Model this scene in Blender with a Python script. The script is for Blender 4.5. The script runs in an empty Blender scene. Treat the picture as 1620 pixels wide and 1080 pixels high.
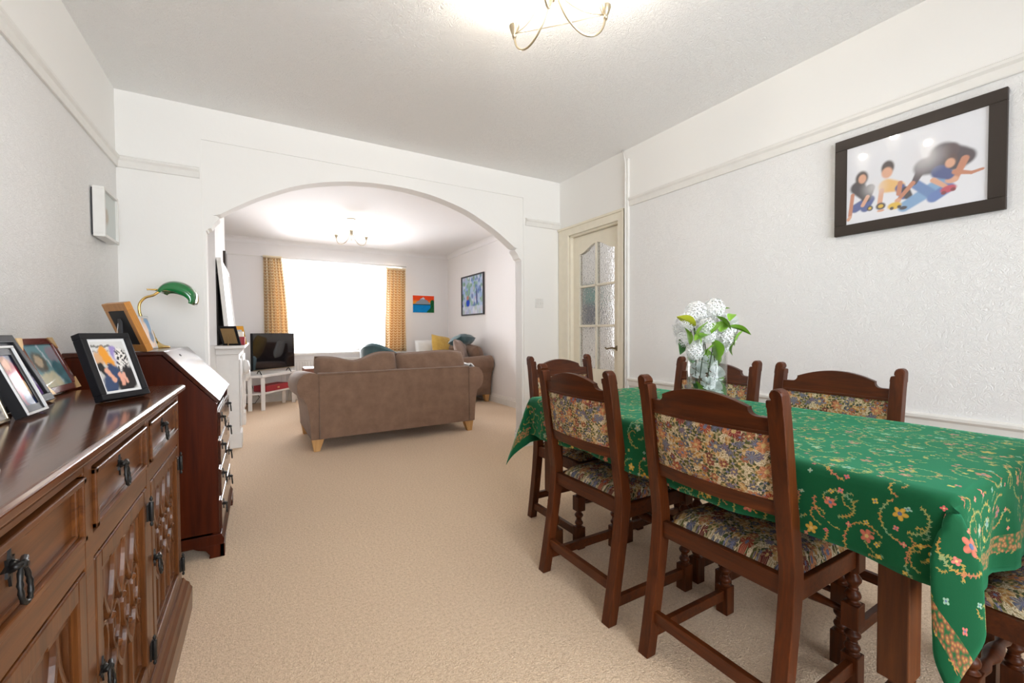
import bpy, bmesh, math, random
from math import sin, cos, pi, radians, sqrt, atan2, hypot
from mathutils import Vector, Matrix, Euler

S = bpy.context.scene
COL = S.collection
random.seed(7)

# ------------------------------------------------------------------ camera
F_PX, YAW, PITCH, ROLL, CAM_H = 678.48, 0.5312, -0.0225, -0.0045, 1.0651
def cam_axes():
    cy, sy = cos(YAW), sin(YAW)
    f = Vector((sy*cos(PITCH), cy*cos(PITCH), sin(PITCH)))
    r = Vector((cy, -sy, 0)); u = r.cross(f)
    return f, r*cos(ROLL)+u*sin(ROLL), -r*sin(ROLL)+u*cos(ROLL)
f_, r_, u_ = cam_axes()
cam_data = bpy.data.cameras.new('camera')
cam_data.sensor_width = 36; cam_data.lens = F_PX/1620*36
cam_data.clip_start = 0.02; cam_data.clip_end = 200
cam = bpy.data.objects.new('camera', cam_data); COL.objects.link(cam)
mat = Matrix(((r_.x, u_.x, -f_.x, 0), (r_.y, u_.y, -f_.y, 0), (r_.z, u_.z, -f_.z, CAM_H), (0, 0, 0, 1)))
cam.matrix_world = mat
S.camera = cam

# ------------------------------------------------------------------ world, lights, exposure
W = bpy.data.worlds.new('world'); S.world = W; W.use_nodes = True
bgn = W.node_tree.nodes['Background']
bgn.inputs[0].default_value = (0.86, 0.93, 1.0, 1); bgn.inputs[1].default_value = 5.0
S.view_settings.view_transform = 'Standard'; S.view_settings.look = 'None'
S.view_settings.gamma = 1; S.view_settings.use_curve_mapping = False
S.view_settings.exposure = 0.0
try:
    S.cycles.use_denoising = True
    S.cycles.max_bounces = 10; S.cycles.diffuse_bounces = 6; S.cycles.glossy_bounces = 4
    S.cycles.transmission_bounces = 8; S.cycles.transparent_max_bounces = 12
    S.cycles.sample_clamp_indirect = 6; S.cycles.caustics_reflective = False; S.cycles.caustics_refractive = False
except Exception: pass

def area(name, loc, rot, sx, sy, power, color, spread=180):
    d = bpy.data.lights.new(name, 'AREA'); d.shape = 'RECTANGLE'; d.size = sx; d.size_y = sy
    d.energy = power; d.color = color; d.spread = radians(spread)
    o = bpy.data.objects.new(name, d); COL.objects.link(o)
    o.location = loc; o.rotation_euler = rot
    return o
# daylight through the garden window behind the camera, and through the bay window
area('daylight_garden_window', (0.95, -1.72, 1.25), (radians(90), 0, 0), 2.3, 2.0, 104, (0.93, 0.96, 1.0))
area('daylight_bay_window', (1.15, 8.42, 1.5), (radians(-90), 0, 0), 2.0, 1.5, 400, (0.97, 0.97, 1.0))
area('daylight_hall', (3.55, 3.3, 1.6), (radians(-90), 0, 0), 0.6, 1.6, 12, (0.95, 0.97, 1.0))

# ------------------------------------------------------------------ node helpers
class NT:
    def __init__(s, name):
        s.m = bpy.data.materials.new(name); s.m.use_nodes = True
        s.t = s.m.node_tree; s.n = s.t.nodes; s.l = s.t.links
        s.b = s.n['Principled BSDF']; s.out = s.n['Material Output']
    def node(s, typ, **kw):
        n = s.n.new(typ)
        for k, v in kw.items(): setattr(n, k, v)
        return n
    def put(s, inp, v):
        if isinstance(v, bpy.types.NodeSocket): s.l.new(v, inp)
        elif v is not None: inp.default_value = v
    def math(s, op, a, b=None, c=None, clamp=False):
        n = s.node('ShaderNodeMath', operation=op, use_clamp=clamp)
        s.put(n.inputs[0], a)
        if b is not None: s.put(n.inputs[1], b)
        if c is not None: s.put(n.inputs[2], c)
        return n.outputs[0]
    def vmath(s, op, a, b=None):
        n = s.node('ShaderNodeVectorMath', operation=op)
        s.put(n.inputs[0], a)
        if b is not None: s.put(n.inputs[1], b)
        return n
    def mix(s, f, a, b):
        n = s.node('ShaderNodeMix', data_type='RGBA')
        s.put(n.inputs[0], f); s.put(n.inputs[6], a); s.put(n.inputs[7], b)
        return n.outputs[2]
    def coords(s, kind='Object'):
        return s.node('ShaderNodeTexCoord').outputs[kind]
    def mapping(s, v, scale=(1, 1, 1), loc=(0, 0, 0), rot=(0, 0, 0)):
        n = s.node('ShaderNodeMapping'); s.put(n.inputs[0], v)
        n.inputs[1].default_value = loc; n.inputs[2].default_value = rot; n.inputs[3].default_value = scale
        return n.outputs[0]
    def noise(s, v, scale, detail=3, rough=0.5, dist=0):
        n = s.node('ShaderNodeTexNoise'); s.put(n.inputs['Vector'], v)
        n.inputs['Scale'].default_value = scale; n.inputs['Detail'].default_value = detail
        n.inputs['Roughness'].default_value = rough; n.inputs['Distortion'].default_value = dist
        return n
    def voro(s, v, scale, feature='F1', rnd=1.0, dim='3D'):
        n = s.node('ShaderNodeTexVoronoi', feature=feature, voronoi_dimensions=dim)
        s.put(n.inputs['Vector'], v); n.inputs['Scale'].default_value = scale
        n.inputs['Randomness'].default_value = rnd
        return n
    def ramp(s, f, stops, interp='LINEAR'):
        n = s.node('ShaderNodeValToRGB'); s.put(n.inputs[0], f)
        cr = n.color_ramp; cr.interpolation = interp
        while len(cr.elements) < len(stops): cr.elements.new(0.5)
        for e, (p, c) in zip(cr.elements, stops):
            e.position = p; e.color = (*c, 1) if len(c) == 3 else c
        return n.outputs[0]
    def bump(s, h, strength, dist, normal=None):
        n = s.node('ShaderNodeBump'); s.put(n.inputs['Height'], h)
        n.inputs['Strength'].default_value = strength; n.inputs['Distance'].default_value = dist
        if normal is not None: s.put(n.inputs['Normal'], normal)
        return n.outputs[0]
    def fin(s, color=None, rough=None, normal=None, metallic=None, coat=None, coat_rough=None, sheen=None, spec=None):
        b = s.b.inputs
        if color is not None: s.put(b['Base Color'], (*color, 1) if isinstance(color, tuple) and len(color) == 3 else color)
        if rough is not None: s.put(b['Roughness'], rough)
        if normal is not None: s.put(b['Normal'], normal)
        if metallic is not None: b['Metallic'].default_value = metallic
        if coat is not None: b['Coat Weight'].default_value = coat
        if coat_rough is not None: b['Coat Roughness'].default_value = coat_rough
        if sheen is not None: b['Sheen Weight'].default_value = sheen
        if spec is not None: b['Specular IOR Level'].default_value = spec
        return s.m

def plain(name, color, rough=0.5, **kw):
    t = NT(name)
    n = t.noise(t.coords(), 18, 2)
    c = t.mix(n.outputs[0], (*[v*0.94 for v in color], 1), (*[min(1, v*1.05) for v in color], 1))
    return t.fin(c, rough, **kw)

def wood(name, dark, light, axis='z', rough=0.3, coat=0.4, scale=1.0, spec=0.22):
    t = NT(name)
    co = t.coords()
    st = {'x': (1.2, 22, 22), 'y': (22, 1.2, 22), 'z': (22, 22, 1.2)}[axis]
    mp = t.mapping(co, tuple(v*scale for v in st))
    n1 = t.noise(mp, 1.6, 6, 0.62, 1.1)
    n2 = t.noise(mp, 7.0, 3, 0.5)
    n3 = t.noise(co, 2.3, 2, 0.5)
    f = t.math('ADD', t.math('MULTIPLY', n1.outputs[0], 0.75), t.math('MULTIPLY', n2.outputs[0], 0.25))
    c = t.ramp(f, [(0.30, dark), (0.5, tuple((a+b)/2 for a, b in zip(dark, light))), (0.70, light)])
    c = t.mix(t.math('MULTIPLY', t.math('SUBTRACT', n3.outputs[0], 0.35, clamp=True), 1.2), c, (*dark, 1))
    bm = t.bump(n2.outputs[0], 0.12, 0.001)
    return t.fin(c, rough, bm, coat=coat, coat_rough=0.12, spec=spec)

def plaster(name, color, scale=1.0, strength=0.5, rough=0.75, smooth=False, contrast=0.0):
    t = NT(name)
    co = t.coords()
    if smooth:
        n = t.noise(co, 22*scale, 4, 0.6)
        h = n.outputs[0]
    else:
        w = t.noise(co, 9*scale, 2, 0.5)
        vv = t.vmath('ADD', co, t.vmath('MULTIPLY', w.outputs[1], (0.10, 0.10, 0.10)).outputs[0]).outputs[0]
        n = t.noise(vv, 26*scale, 4, 0.6, 0.8)
        n2 = t.noise(vv, 75*scale, 2, 0.5)
        ridge = t.math('SUBTRACT', 1.0, t.math('ABSOLUTE', t.math('MULTIPLY', t.math('SUBTRACT', n.outputs[0], 0.5), 4.5)), clamp=True)
        h = t.math('ADD', t.math('MULTIPLY', ridge, 0.8), t.math('MULTIPLY', n2.outputs[0], 0.35))
    bm = t.bump(h, strength, 0.006)
    return t.fin((*color, 1), rough, bm, spec=0.3)

# ------------------------------------------------------------------ mesh helpers
class MB:
    def __init__(s): s.v = []; s.f = []; s.mi = []; s.sm = []; s.uv = {}
    def add(s, vs, fs, mi=0, smooth=False):
        o = len(s.v); s.v += [tuple(v) for v in vs]
        for f in fs:
            s.f.append(tuple(i+o for i in f)); s.mi.append(mi); s.sm.append(smooth)
        return s
    def box(s, x0, x1, y0, y1, z0, z1, mi=0, M=None):
        vs = [Vector((x, y, z)) for x in (x0, x1) for y in (y0, y1) for z in (z0, z1)]
        if M: vs = [M @ v for v in vs]
        return s.add(vs, [(0, 1, 3, 2), (4, 6, 7, 5), (0, 4, 5, 1), (2, 3, 7, 6), (0, 2, 6, 4), (1, 5, 7, 3)], mi)
    def prism(s, poly, axis, a, b, mi=0, smooth=False, M=None):
        # poly in the two remaining axes (in cyclic xyz order minus axis: x->(y,z), y->(x,z), z->(x,y))
        def P(p, t):
            v = {'x': (t, p[0], p[1]), 'y': (p[0], t, p[1]), 'z': (p[0], p[1], t)}[axis]
            return M @ Vector(v) if M else v
        n = len(poly)
        vs = [P(p, a) for p in poly]+[P(p, b) for p in poly]
        s.add(vs, [tuple(range(n))[::-1], tuple(range(n, 2*n))], mi, False)
        o = len(s.v)-2*n
        for i in range(n):
            j = (i+1) % n
            s.f.append((o+i, o+j, o+n+j, o+n+i)); s.mi.append(mi); s.sm.append(smooth)
        return s
    def lathe(s, prof, c=(0, 0, 0), seg=16, mi=0, smooth=True, M=None, cap=True, sx=1, sy=1):
        vs = []
        for r, z in prof:
            for k in range(seg):
                a = 2*pi*k/seg; v = Vector((c[0]+r*cos(a)*sx, c[1]+r*sin(a)*sy, c[2]+z))
                vs.append(M @ v if M else v)
        fs = []
        for i in range(len(prof)-1):
            for k in range(seg):
                j = (k+1) % seg
                fs.append((i*seg+k, i*seg+j, (i+1)*seg+j, (i+1)*seg+k))
        s.add(vs, fs, mi, smooth)
        if cap:
            o = len(s.v)-len(vs)
            s.f.append(tuple(o+k for k in range(seg))[::-1]); s.mi.append(mi); s.sm.append(False)
            o2 = o+(len(prof)-1)*seg
            s.f.append(tuple(o2+k for k in range(seg))); s.mi.append(mi); s.sm.append(False)
        return s
    def tube(s, pts, r, seg=8, mi=0, closed=False, flat=None):
        pts = [Vector(p) for p in pts]; n = len(pts)
        vs = []; up = Vector((0, 0, 1)); prev = None
        for i, p in enumerate(pts):
            if closed: d = pts[(i+1) % n]-pts[i-1]
            else: d = pts[min(i+1, n-1)]-pts[max(i-1, 0)]
            if d.length < 1e-9: d = Vector((0, 0, 1))
            d.normalize()
            if prev is None:
                a = d.orthogonal().normalized()
            else:
                a = prev-d*prev.dot(d)
                a = a.normalized() if a.length > 1e-6 else d.orthogonal().normalized()
            prev = a; b = d.cross(a)
            rr = r[i] if isinstance(r, (list, tuple)) else r
            for k in range(seg):
                t = 2*pi*k/seg; vs.append(p+a*cos(t)*rr+b*sin(t)*rr)
        fs = []
        for i in range(n if closed else n-1):
            i2 = (i+1) % n
            for k in range(seg):
                j = (k+1) % seg; fs.append((i*seg+k, i*seg+j, i2*seg+j, i2*seg+k))
        if not closed:
            fs.append(tuple(range(seg))[::-1]); fs.append(tuple((n-1)*seg+k for k in range(seg)))
        return s.add(vs, fs, mi, True)
    def rib(s, pts, w, h, axis='x', base=0.0, mi=0, closed=False):
        # raised rib following 2D pts in the plane normal to axis; half-round section, width w, height h
        n = len(pts); vs = []
        for i, p in enumerate(pts):
            if closed: a, b = pts[i-1], pts[(i+1) % n]
            else: a, b = pts[max(i-1, 0)], pts[min(i+1, n-1)]
            dx, dy = b[0]-a[0], b[1]-a[1]; L = hypot(dx, dy) or 1; nx, ny = -dy/L, dx/L
            for q, hh in ((-0.5, 0), (-0.40, 0.92), (0, 1), (0.40, 0.92), (0.5, 0)):
                u, v, t = p[0]+nx*q*w, p[1]+ny*q*w, base+hh*h
                vs.append({'x': (t, u, v), 'y': (u, t, v), 'z': (u, v, t)}[axis])
        fs = []
        for i in range(n if closed else n-1):
            j = (i+1) % n
            for k in range(4): fs.append((i*5+k, i*5+k+1, j*5+k+1, j*5+k))
        if not closed: fs += [(0, 1, 2, 3, 4), tuple((n-1)*5+k for k in (4, 3, 2, 1, 0))]
        return s.add(vs, fs, mi, False)
    def grid(s, fn, nu, nv, mi=0, smooth=True, wrap=False):
        vs = [fn(i/(nu if wrap else nu-1), j/(nv-1)) for j in range(nv) for i in range(nu)]
        fs = []
        for j in range(nv-1):
            for i in range(nu if wrap else nu-1):
                i2 = (i+1) % nu; fs.append((j*nu+i, j*nu+i2, (j+1)*nu+i2, (j+1)*nu+i))
        return s.add(vs, fs, mi, smooth)
    def build(s, name, mat, parent=None, bevel=0, fix=True, loc=None, rot=None, sub=0):
        me = bpy.data.meshes.new(name); me.from_pydata(s.v, [], s.f); 
        mats = mat if isinstance(mat, (list, tuple)) else [mat]
        for m in mats: me.materials.append(m)
        me.polygons.foreach_set('material_index', s.mi); me.polygons.foreach_set('use_smooth', s.sm)
        if fix:
            bm = bmesh.new(); bm.from_mesh(me); bmesh.ops.recalc_face_normals(bm, faces=bm.faces); bm.to_mesh(me); bm.free()
        me.update()
        o = bpy.data.objects.new(name, me); COL.objects.link(o)
        if parent: o.parent = parent
        if loc: o.location = loc
        if rot: o.rotation_euler = rot
        if bevel:
            b = o.modifiers.new('bevel', 'BEVEL'); b.width = bevel; b.segments = 2; b.limit_method = 'ANGLE'; b.angle_limit = radians(40)
        if sub:
            b = o.modifiers.new('sub', 'SUBSURF'); b.levels = sub; b.render_levels = sub
        return o

def tag(o, label=None, cat=None, group=None, kind=None):
    if label: o['label'] = label
    if cat: o['category'] = cat
    if group: o['group'] = group
    if kind: o['kind'] = kind
    return o
def thing(name, label, cat, loc=(0, 0, 0), rot=(0, 0, 0), group=None):
    o = bpy.data.objects.new(name, None); COL.objects.link(o); o.empty_display_size = 0.1
    o.location = loc; o.rotation_euler = rot
    return tag(o, label, cat, group)
def struct(o, label=None): o['kind'] = 'structure'; (o.__setitem__('label', label) if label else None); return o
def kids(o): return [c for c in bpy.data.objects if c.parent == o]
def copy_tree(o, parent=None):
    c = o.copy(); COL.objects.link(c)
    c.parent = parent
    for ch in kids(o): copy_tree(ch, c)
    return c
def interp(pts, x):
    if x <= pts[0][0]: return pts[0][1]
    for (a, b), (c, d) in zip(pts, pts[1:]):
        if x <= c: return b+(d-b)*(x-a)/(c-a)
    return pts[-1][1]
def smoothstep(a, b, x):
    t = max(0, min(1, (x-a)/(b-a))); return t*t*(3-2*t)

# ------------------------------------------------------------------ materials
M_wall_tex = plaster('anaglypta_wall', (0.87, 0.865, 0.855), 2.3, 0.52)
M_wall = plaster('smooth_wall', (0.87, 0.86, 0.835), 1.0, 0.16, smooth=True)
M_wall_far = plaster('far_room_wall', (0.86, 0.84, 0.83), 1.0, 0.06, smooth=True)
M_ceil = plaster('stippled_ceiling', (0.93, 0.93, 0.92), 2.0, 0.62, rough=0.6)
M_ceil_far = plaster('flat_ceiling', (0.88, 0.87, 0.865), 1.0, 0.05, smooth=True)
M_trim = plain('white_gloss_paint', (0.80, 0.785, 0.75), 0.35)
M_cream = plain('cream_gloss_paint', (0.82, 0.765, 0.63), 0.32)
M_white = plain('white_paint', (0.80, 0.79, 0.77), 0.4)
M_plastic = plain('white_plastic', (0.78, 0.77, 0.74), 0.3)
M_chair = wood('chair_oak', (0.030, 0.0075, 0.0025), (0.135, 0.031, 0.0055), 'z', 0.38, 0.05)
M_chair_x = wood('chair_oak_rail', (0.030, 0.0075, 0.0025), (0.135, 0.031, 0.0055), 'y', 0.38, 0.05)
M_table = wood('table_oak', (0.04, 0.011, 0.004), (0.15, 0.045, 0.010), 'z', 0.4, 0.05)
M_side = wood('sideboard_oak', (0.050, 0.014, 0.004), (0.20, 0.068, 0.016), 'y', 0.28, 0.14)
M_side_z = wood('sideboard_oak_upright', (0.042, 0.012, 0.004), (0.20, 0.068, 0.016), 'z', 0.28, 0.14)
M_side_top = wood('sideboard_polished_top', (0.030, 0.008, 0.003), (0.17, 0.048, 0.012), 'y', 0.13, 0.45)
M_mahog = wood('mahogany', (0.022, 0.004, 0.0015), (0.090, 0.014, 0.0025), 'z', 0.35, 0.03, 0.6, 0.12)
M_mahog_top = wood('mahogany_fall', (0.022, 0.006, 0.004), (0.085, 0.021, 0.009), 'y', 0.18, 0.45, 0.6)
M_iron = plain('black_iron', (0.018, 0.017, 0.016), 0.38, metallic=0.5)
M_black = plain('black_frame_paint', (0.012, 0.012, 0.014), 0.5, spec=0.2)
M_brown_frame = plain('espresso_frame', (0.035, 0.026, 0.021), 0.45, spec=0.25)
M_whiteboard = plain('white_card_mount', (0.76, 0.76, 0.76), 0.7)
M_kraft = plain('brown_card_strut', (0.30, 0.19, 0.08), 0.8)
M_pine = wood('honey_pine', (0.42, 0.17, 0.035), (0.62, 0.29, 0.07), 'z', 0.4, 0.3)
M_beech = wood('beech_leg', (0.50, 0.27, 0.10), (0.68, 0.42, 0.18), 'z', 0.45, 0.2)
M_brass = plain('polished_brass', (0.75, 0.52, 0.18), 0.18, metallic=1.0)
M_handle = plain('aged_brass_handle', (0.25, 0.20, 0.13), 0.35, metallic=1.0)
M_nickel = plain('satin_brass', (0.62, 0.53, 0.38), 0.3, metallic=1.0)
M_gilt = plain('gilt_corner', (0.72, 0.50, 0.24), 0.4, metallic=0.4)
M_redwood = plain('mahogany_frame_red', (0.13, 0.018, 0.012), 0.22, coat=0.5)

def fabric(name, base, dark, scale=1.0, rough=0.95, sheen=0.25):
    t = NT(name); co = t.coords()
    n = t.noise(co, 9*scale, 5, 0.65); n2 = t.noise(co, 160*scale, 2, 0.6)
    f = t.math('ADD', t.math('MULTIPLY', n.outputs[0], 0.7), t.math('MULTIPLY', n2.outputs[0], 0.3))
    c = t.ramp(f, [(0.35, dark), (0.65, base)])
    return t.fin(c, rough, t.bump(n2.outputs[0], 0.25, 0.002), sheen=sheen)
M_sofa = fabric('brown_chenille', (0.245, 0.150, 0.100), (0.175, 0.102, 0.066))
M_pinkgrey = fabric('mushroom_fabric', (0.33, 0.24, 0.20), (0.25, 0.175, 0.14))
M_teal = fabric('teal_velvet', (0.035, 0.115, 0.13), (0.012, 0.055, 0.07), sheen=0.6, rough=0.6)
M_yellow = fabric('mustard_throw', (0.75, 0.50, 0.12), (0.58, 0.34, 0.06))
M_leather = plain('brown_leather', (0.22, 0.085, 0.05), 0.45)
M_red = plain('red_card', (0.33, 0.02, 0.03), 0.5)

def carpet():
    t = NT('beige_carpet'); co = t.coords()
    n = t.noise(co, 260, 2, 0.7); n2 = t.noise(co, 1.3, 3, 0.5); v = t.voro(co, 190)
    n3 = t.noise(co, 90, 3, 0.7)
    f = t.math('ADD', t.math('MULTIPLY', n3.outputs[0], 0.5), t.math('MULTIPLY', n.outputs[0], 0.5))
    c = t.ramp(f, [(0.36, (0.50, 0.345, 0.215)), (0.5, (0.74, 0.55, 0.375)), (0.64, (0.88, 0.70, 0.51))])
    c = t.mix(t.math('MULTIPLY', n2.outputs[0], 0.25), c, (0.68, 0.50, 0.335, 1))
    h = t.math('ADD', v.outputs[0], n3.outputs[0])
    return t.fin(c, 0.97, t.bump(h, 0.6, 0.004), sheen=0.2, spec=0.2)
M_carpet = carpet()

# flower layer: returns (mask, colour) of petalled flowers scattered by a 2D voronoi
def flower_layer(t, uv, scale, petals, rad, cols, rnd=0.9, seedoff=(0, 0, 0), dens=0.0, streak=0.0):
    mp = t.mapping(uv, (scale, scale, scale), seedoff)
    v = t.voro(mp, 1.0, rnd=rnd, dim='2D')
    d = t.vmath('SUBTRACT', mp, v.outputs['Position']).outputs[0]
    sp = t.node('ShaderNodeSeparateXYZ'); t.l.new(d, sp.inputs[0])
    cs = t.node('ShaderNodeSeparateColor'); t.l.new(v.outputs['Color'], cs.inputs[0])
    ang = t.math('ADD', t.math('ARCTAN2', sp.outputs[1], sp.outputs[0]), t.math('MULTIPLY', cs.outputs[0], 6.28))
    pet = t.math('ABSOLUTE', t.math('COSINE', t.math('MULTIPLY', ang, petals/2.0)))
    R = t.math('MULTIPLY', t.math('ADD', 0.5, t.math('MULTIPLY', pet, 0.5)), rad)
    m = t.math('LESS_THAN', v.outputs['Distance'], R)
    if dens: m = t.math('MULTIPLY', m, t.math('GREATER_THAN', cs.outputs[1], dens))
    n = len(cols)
    col = t.ramp(cs.outputs[2], [(i/n, c) for i, c in enumerate(cols)], 'CONSTANT')
    core = t.math('LESS_THAN', v.outputs['Distance'], rad*0.28)
    col = t.mix(core, col, t.ramp(cs.outputs[0], [(0, (0.10, 0.13, 0.25)), (0.5, (0.62, 0.42, 0.16))], 'CONSTANT'))
    # petal shading lines
    edge = t.math('MULTIPLY', t.math('DIVIDE', v.outputs['Distance'], rad), t.math('SUBTRACT', 1.15, pet))
    col = t.mix(t.math('MULTIPLY', edge, 0.9, clamp=True), col, (0.10, 0.035, 0.02, 1))
    if streak:
        sk = t.math('GREATER_THAN', t.math('COSINE', t.math('MULTIPLY', ang, petals*2.0)), 0.35)
        col = t.mix(t.math('MULTIPLY', sk, streak), col, (0.68, 0.50, 0.30, 1))
    return m, col

def tapestry():
    t = NT('floral_tapestry'); co = t.coords()
    sp = t.node('ShaderNodeSeparateXYZ'); t.l.new(co, sp.inputs[0])
    # seat uses x,y ; back uses y,z : project to 2D with y and (x - z)
    cb = t.node('ShaderNodeCombineXYZ')
    t.l.new(sp.outputs[1], cb.inputs[0]); t.l.new(t.math('SUBTRACT', sp.outputs[2], sp.outputs[0]), cb.inputs[1])
    wn = t.noise(cb.outputs[0], 60, 2, 0.5)
    uv = t.vmath('ADD', cb.outputs[0], t.vmath('MULTIPLY', t.vmath('SUBTRACT', wn.outputs[1], (0.5, 0.5, 0.5)).outputs[0], (0.012, 0.012, 0)).outputs[0]).outputs[0]
    w = t.noise(uv, 105, 3, 0.6, 2.6)
    base = t.ramp(w.outputs[0], [(0.0, (0.12, 0.09, 0.035)), (0.34, (0.055, 0.065, 0.025)), (0.41, (0.30, 0.17, 0.055)), (0.455, (0.70, 0.56, 0.36)), (0.55, (0.80, 0.70, 0.50)), (0.575, (0.10, 0.11, 0.045)), (0.63, (0.46, 0.30, 0.11)), (0.70, (0.74, 0.58, 0.36))])
    lm, lc = flower_layer(t, uv, 42, 2, 0.62, [(0.05, 0.085, 0.03), (0.11, 0.13, 0.04), (0.42, 0.22, 0.07), (0.04, 0.085, 0.07), (0.15, 0.16, 0.05)], seedoff=(3, 1, 0), dens=0.15, streak=0.45)
    c = t.mix(lm, base, lc)
    l2, c3 = flower_layer(t, uv, 30, 2, 0.50, [(0.50, 0.27, 0.08), (0.08, 0.10, 0.03), (0.55, 0.33, 0.12)], seedoff=(8, 4, 0), dens=0.35, streak=0.6)
    c = t.mix(l2, c, c3)
    m1, c1 = flower_layer(t, uv, 27, 6, 0.36, [(0.14, 0.015, 0.018), (0.09, 0.11, 0.15), (0.36, 0.11, 0.045), (0.23, 0.035, 0.025), (0.13, 0.11, 0.18), (0.07, 0.11, 0.17)], seedoff=(0.3, 7.1, 0), dens=0.2, streak=0.25)
    c = t.mix(m1, c, c1)
    m2, c2 = flower_layer(t, uv, 15, 6, 0.30, [(0.36, 0.06, 0.03), (0.60, 0.22, 0.09), (0.12, 0.15, 0.215), (0.25, 0.025, 0.025), (0.55, 0.20, 0.09)], seedoff=(5.3, 2.1, 0), dens=0.25, streak=0.3)
    c = t.mix(m2, c, c2)
    fine = t.noise(uv, 420, 1, 0.5)
    c = t.mix(t.math('MULTIPLY', t.math('SUBTRACT', fine.outputs[0], 0.45, clamp=True), 1.6), c, (0.05, 0.035, 0.03, 1))
    return t.fin(c, 0.95, t.bump(fine.outputs[0], 0.3, 0.001), spec=0.15)
M_tap = tapestry()

def green_cloth(name, patterned=True):
    t = NT(name); co = t.coords('UV')
    wv = t.noise(t.coords(), 500, 1, 0.5)
    if not patterned:
        return t.fin((0.0, 0.085, 0.028, 1), 0.9, t.bump(wv.outputs[0], 0.2, 0.001), sheen=0.3)
    base = (0.001, 0.066, 0.020, 1)
    wn = t.noise(co, 14, 2, 0.5)
    uv = t.vmath('ADD', co, t.vmath('MULTIPLY', t.vmath('SUBTRACT', wn.outputs[1], (0.5, 0.5, 0.5)).outputs[0], (0.022, 0.022, 0)).outputs[0]).outputs[0]
    def vines(scale, radii, wid, off, leafn):
        mp = t.mapping(uv, (scale, scale, scale), off)
        v = t.voro(mp, 1.0, rnd=0.75, dim='2D')
        d = t.vmath('SUBTRACT', mp, v.outputs['Position']).outputs[0]
        sp = t.node('ShaderNodeSeparateXYZ'); t.l.new(d, sp.inputs[0])
        cs = t.node('ShaderNodeSeparateColor'); t.l.new(v.outputs['Color'], cs.inputs[0])
        ang = t.math('ARCTAN2', sp.outputs[1], sp.outputs[0])
        # spiral radius grows with angle -> open scroll
        rr = t.math('ADD', radii, t.math('MULTIPLY', ang, 0.045))
        off_ = t.math('SUBTRACT', v.outputs['Distance'], rr)
        zig = t.math('MULTIPLY', t.math('SINE', t.math('MULTIPLY', ang, leafn)), wid*0.8)
        m = t.math('LESS_THAN', t.math('ABSOLUTE', t.math('SUBTRACT', off_, zig)), wid)
        dots = t.math('GREATER_THAN', t.math('SINE', t.math('MULTIPLY', ang, leafn*2)), -0.55)
        line = t.math('LESS_THAN', t.math('ABSOLUTE', off_), wid*0.35)
        m = t.math('MAXIMUM', t.math('MULTIPLY', m, dots), line)
        gap = t.math('GREATER_THAN', t.math('ABSOLUTE', t.math('ADD', ang, t.math('MULTIPLY', t.math('SUBTRACT', cs.outputs[0], 0.5), 4))), 0.55)
        return t.math('MULTIPLY', m, gap), cs
    m1, cs1 = vines(9.0, 0.35, 0.024, (0, 0, 0), 24)
    m2, cs2 = vines(13, 0.17, 0.028, (3.3, 1.7, 0), 13)
    colv = t.ramp(t.noise(co, 28, 1).outputs[0], [(0.30, (0.46, 0.13, 0.08)), (0.45, (0.46, 0.25, 0.045)), (0.55, (0.32, 0.27, 0.07)), (0.7, (0.16, 0.30, 0.18))])
    c = t.mix(t.math('MULTIPLY', m2, 0.8), base, colv)
    c = t.mix(t.math('MULTIPLY', m1, 0.85), c, colv)
    f1, fc1 = flower_layer(t, uv, 9.0, 5, 0.125, [(0.60, 0.15, 0.10), (0.62, 0.35, 0.04), (0.55, 0.12, 0.13), (0.30, 0.42, 0.30)])
    c = t.mix(t.math('MULTIPLY', f1, 0.9), c, fc1)
    f2, fc2 = flower_layer(t, uv, 21, 4, 0.13, [(0.62, 0.17, 0.14), (0.60, 0.40, 0.06), (0.25, 0.42, 0.30), (0.55, 0.10, 0.10)], seedoff=(1.3, 4.2, 0), dens=0.25)
    c = t.mix(f2, c, fc2)
    # woven border band near the hems: distance to hem is baked in UV layer 'hem'
    hm = t.node('ShaderNodeUVMap'); hm.uv_map = 'hem'
    sp = t.node('ShaderNodeSeparateXYZ'); t.l.new(hm.outputs[0], sp.inputs[0])
    hd = sp.outputs[0]
    band = t.math('MULTIPLY', t.math('GREATER_THAN', hd, 0.045), t.math('LESS_THAN', hd, 0.085))
    bcol = t.ramp(t.voro(t.mapping(co, (105, 105, 105)), 1.0, dim='2D').outputs['Distance'], [(0.0, (0.50, 0.32, 0.07)), (0.30, (0.34, 0.08, 0.05)), (0.5, (0.13, 0.10, 0.03)), (0.7, (0.02, 0.10, 0.03))])
    c = t.mix(t.math('MULTIPLY', band, 0.85), c, bcol)
    low = t.math('LESS_THAN', hd, 0.040)
    c = t.mix(low, c, base)
    return t.fin(c, 0.8, t.bump(wv.outputs[0], 0.2, 0.001), sheen=0.35, spec=0.2)
M_green = green_cloth('green_embroidered_cloth')
M_green.node_tree.nodes['Principled BSDF'].inputs['Sheen Tint'].default_value = (0.12, 0.75, 0.42, 1)

def attr_mat(name, rough=0.4, coat=0.0):
    t = NT(name); a = t.node('ShaderNodeAttribute'); a.attribute_name = 'tint'
    return t.fin(a.outputs[0], rough, coat=coat, coat_rough=0.03, spec=0.15)
M_print = attr_mat('printed_photograph', 0.45, 0.12)
M_print_big = attr_mat('large_print_behind_acrylic', 0.5, 0.8)
M_canvas = attr_mat('painted_canvas', 0.8)

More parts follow.
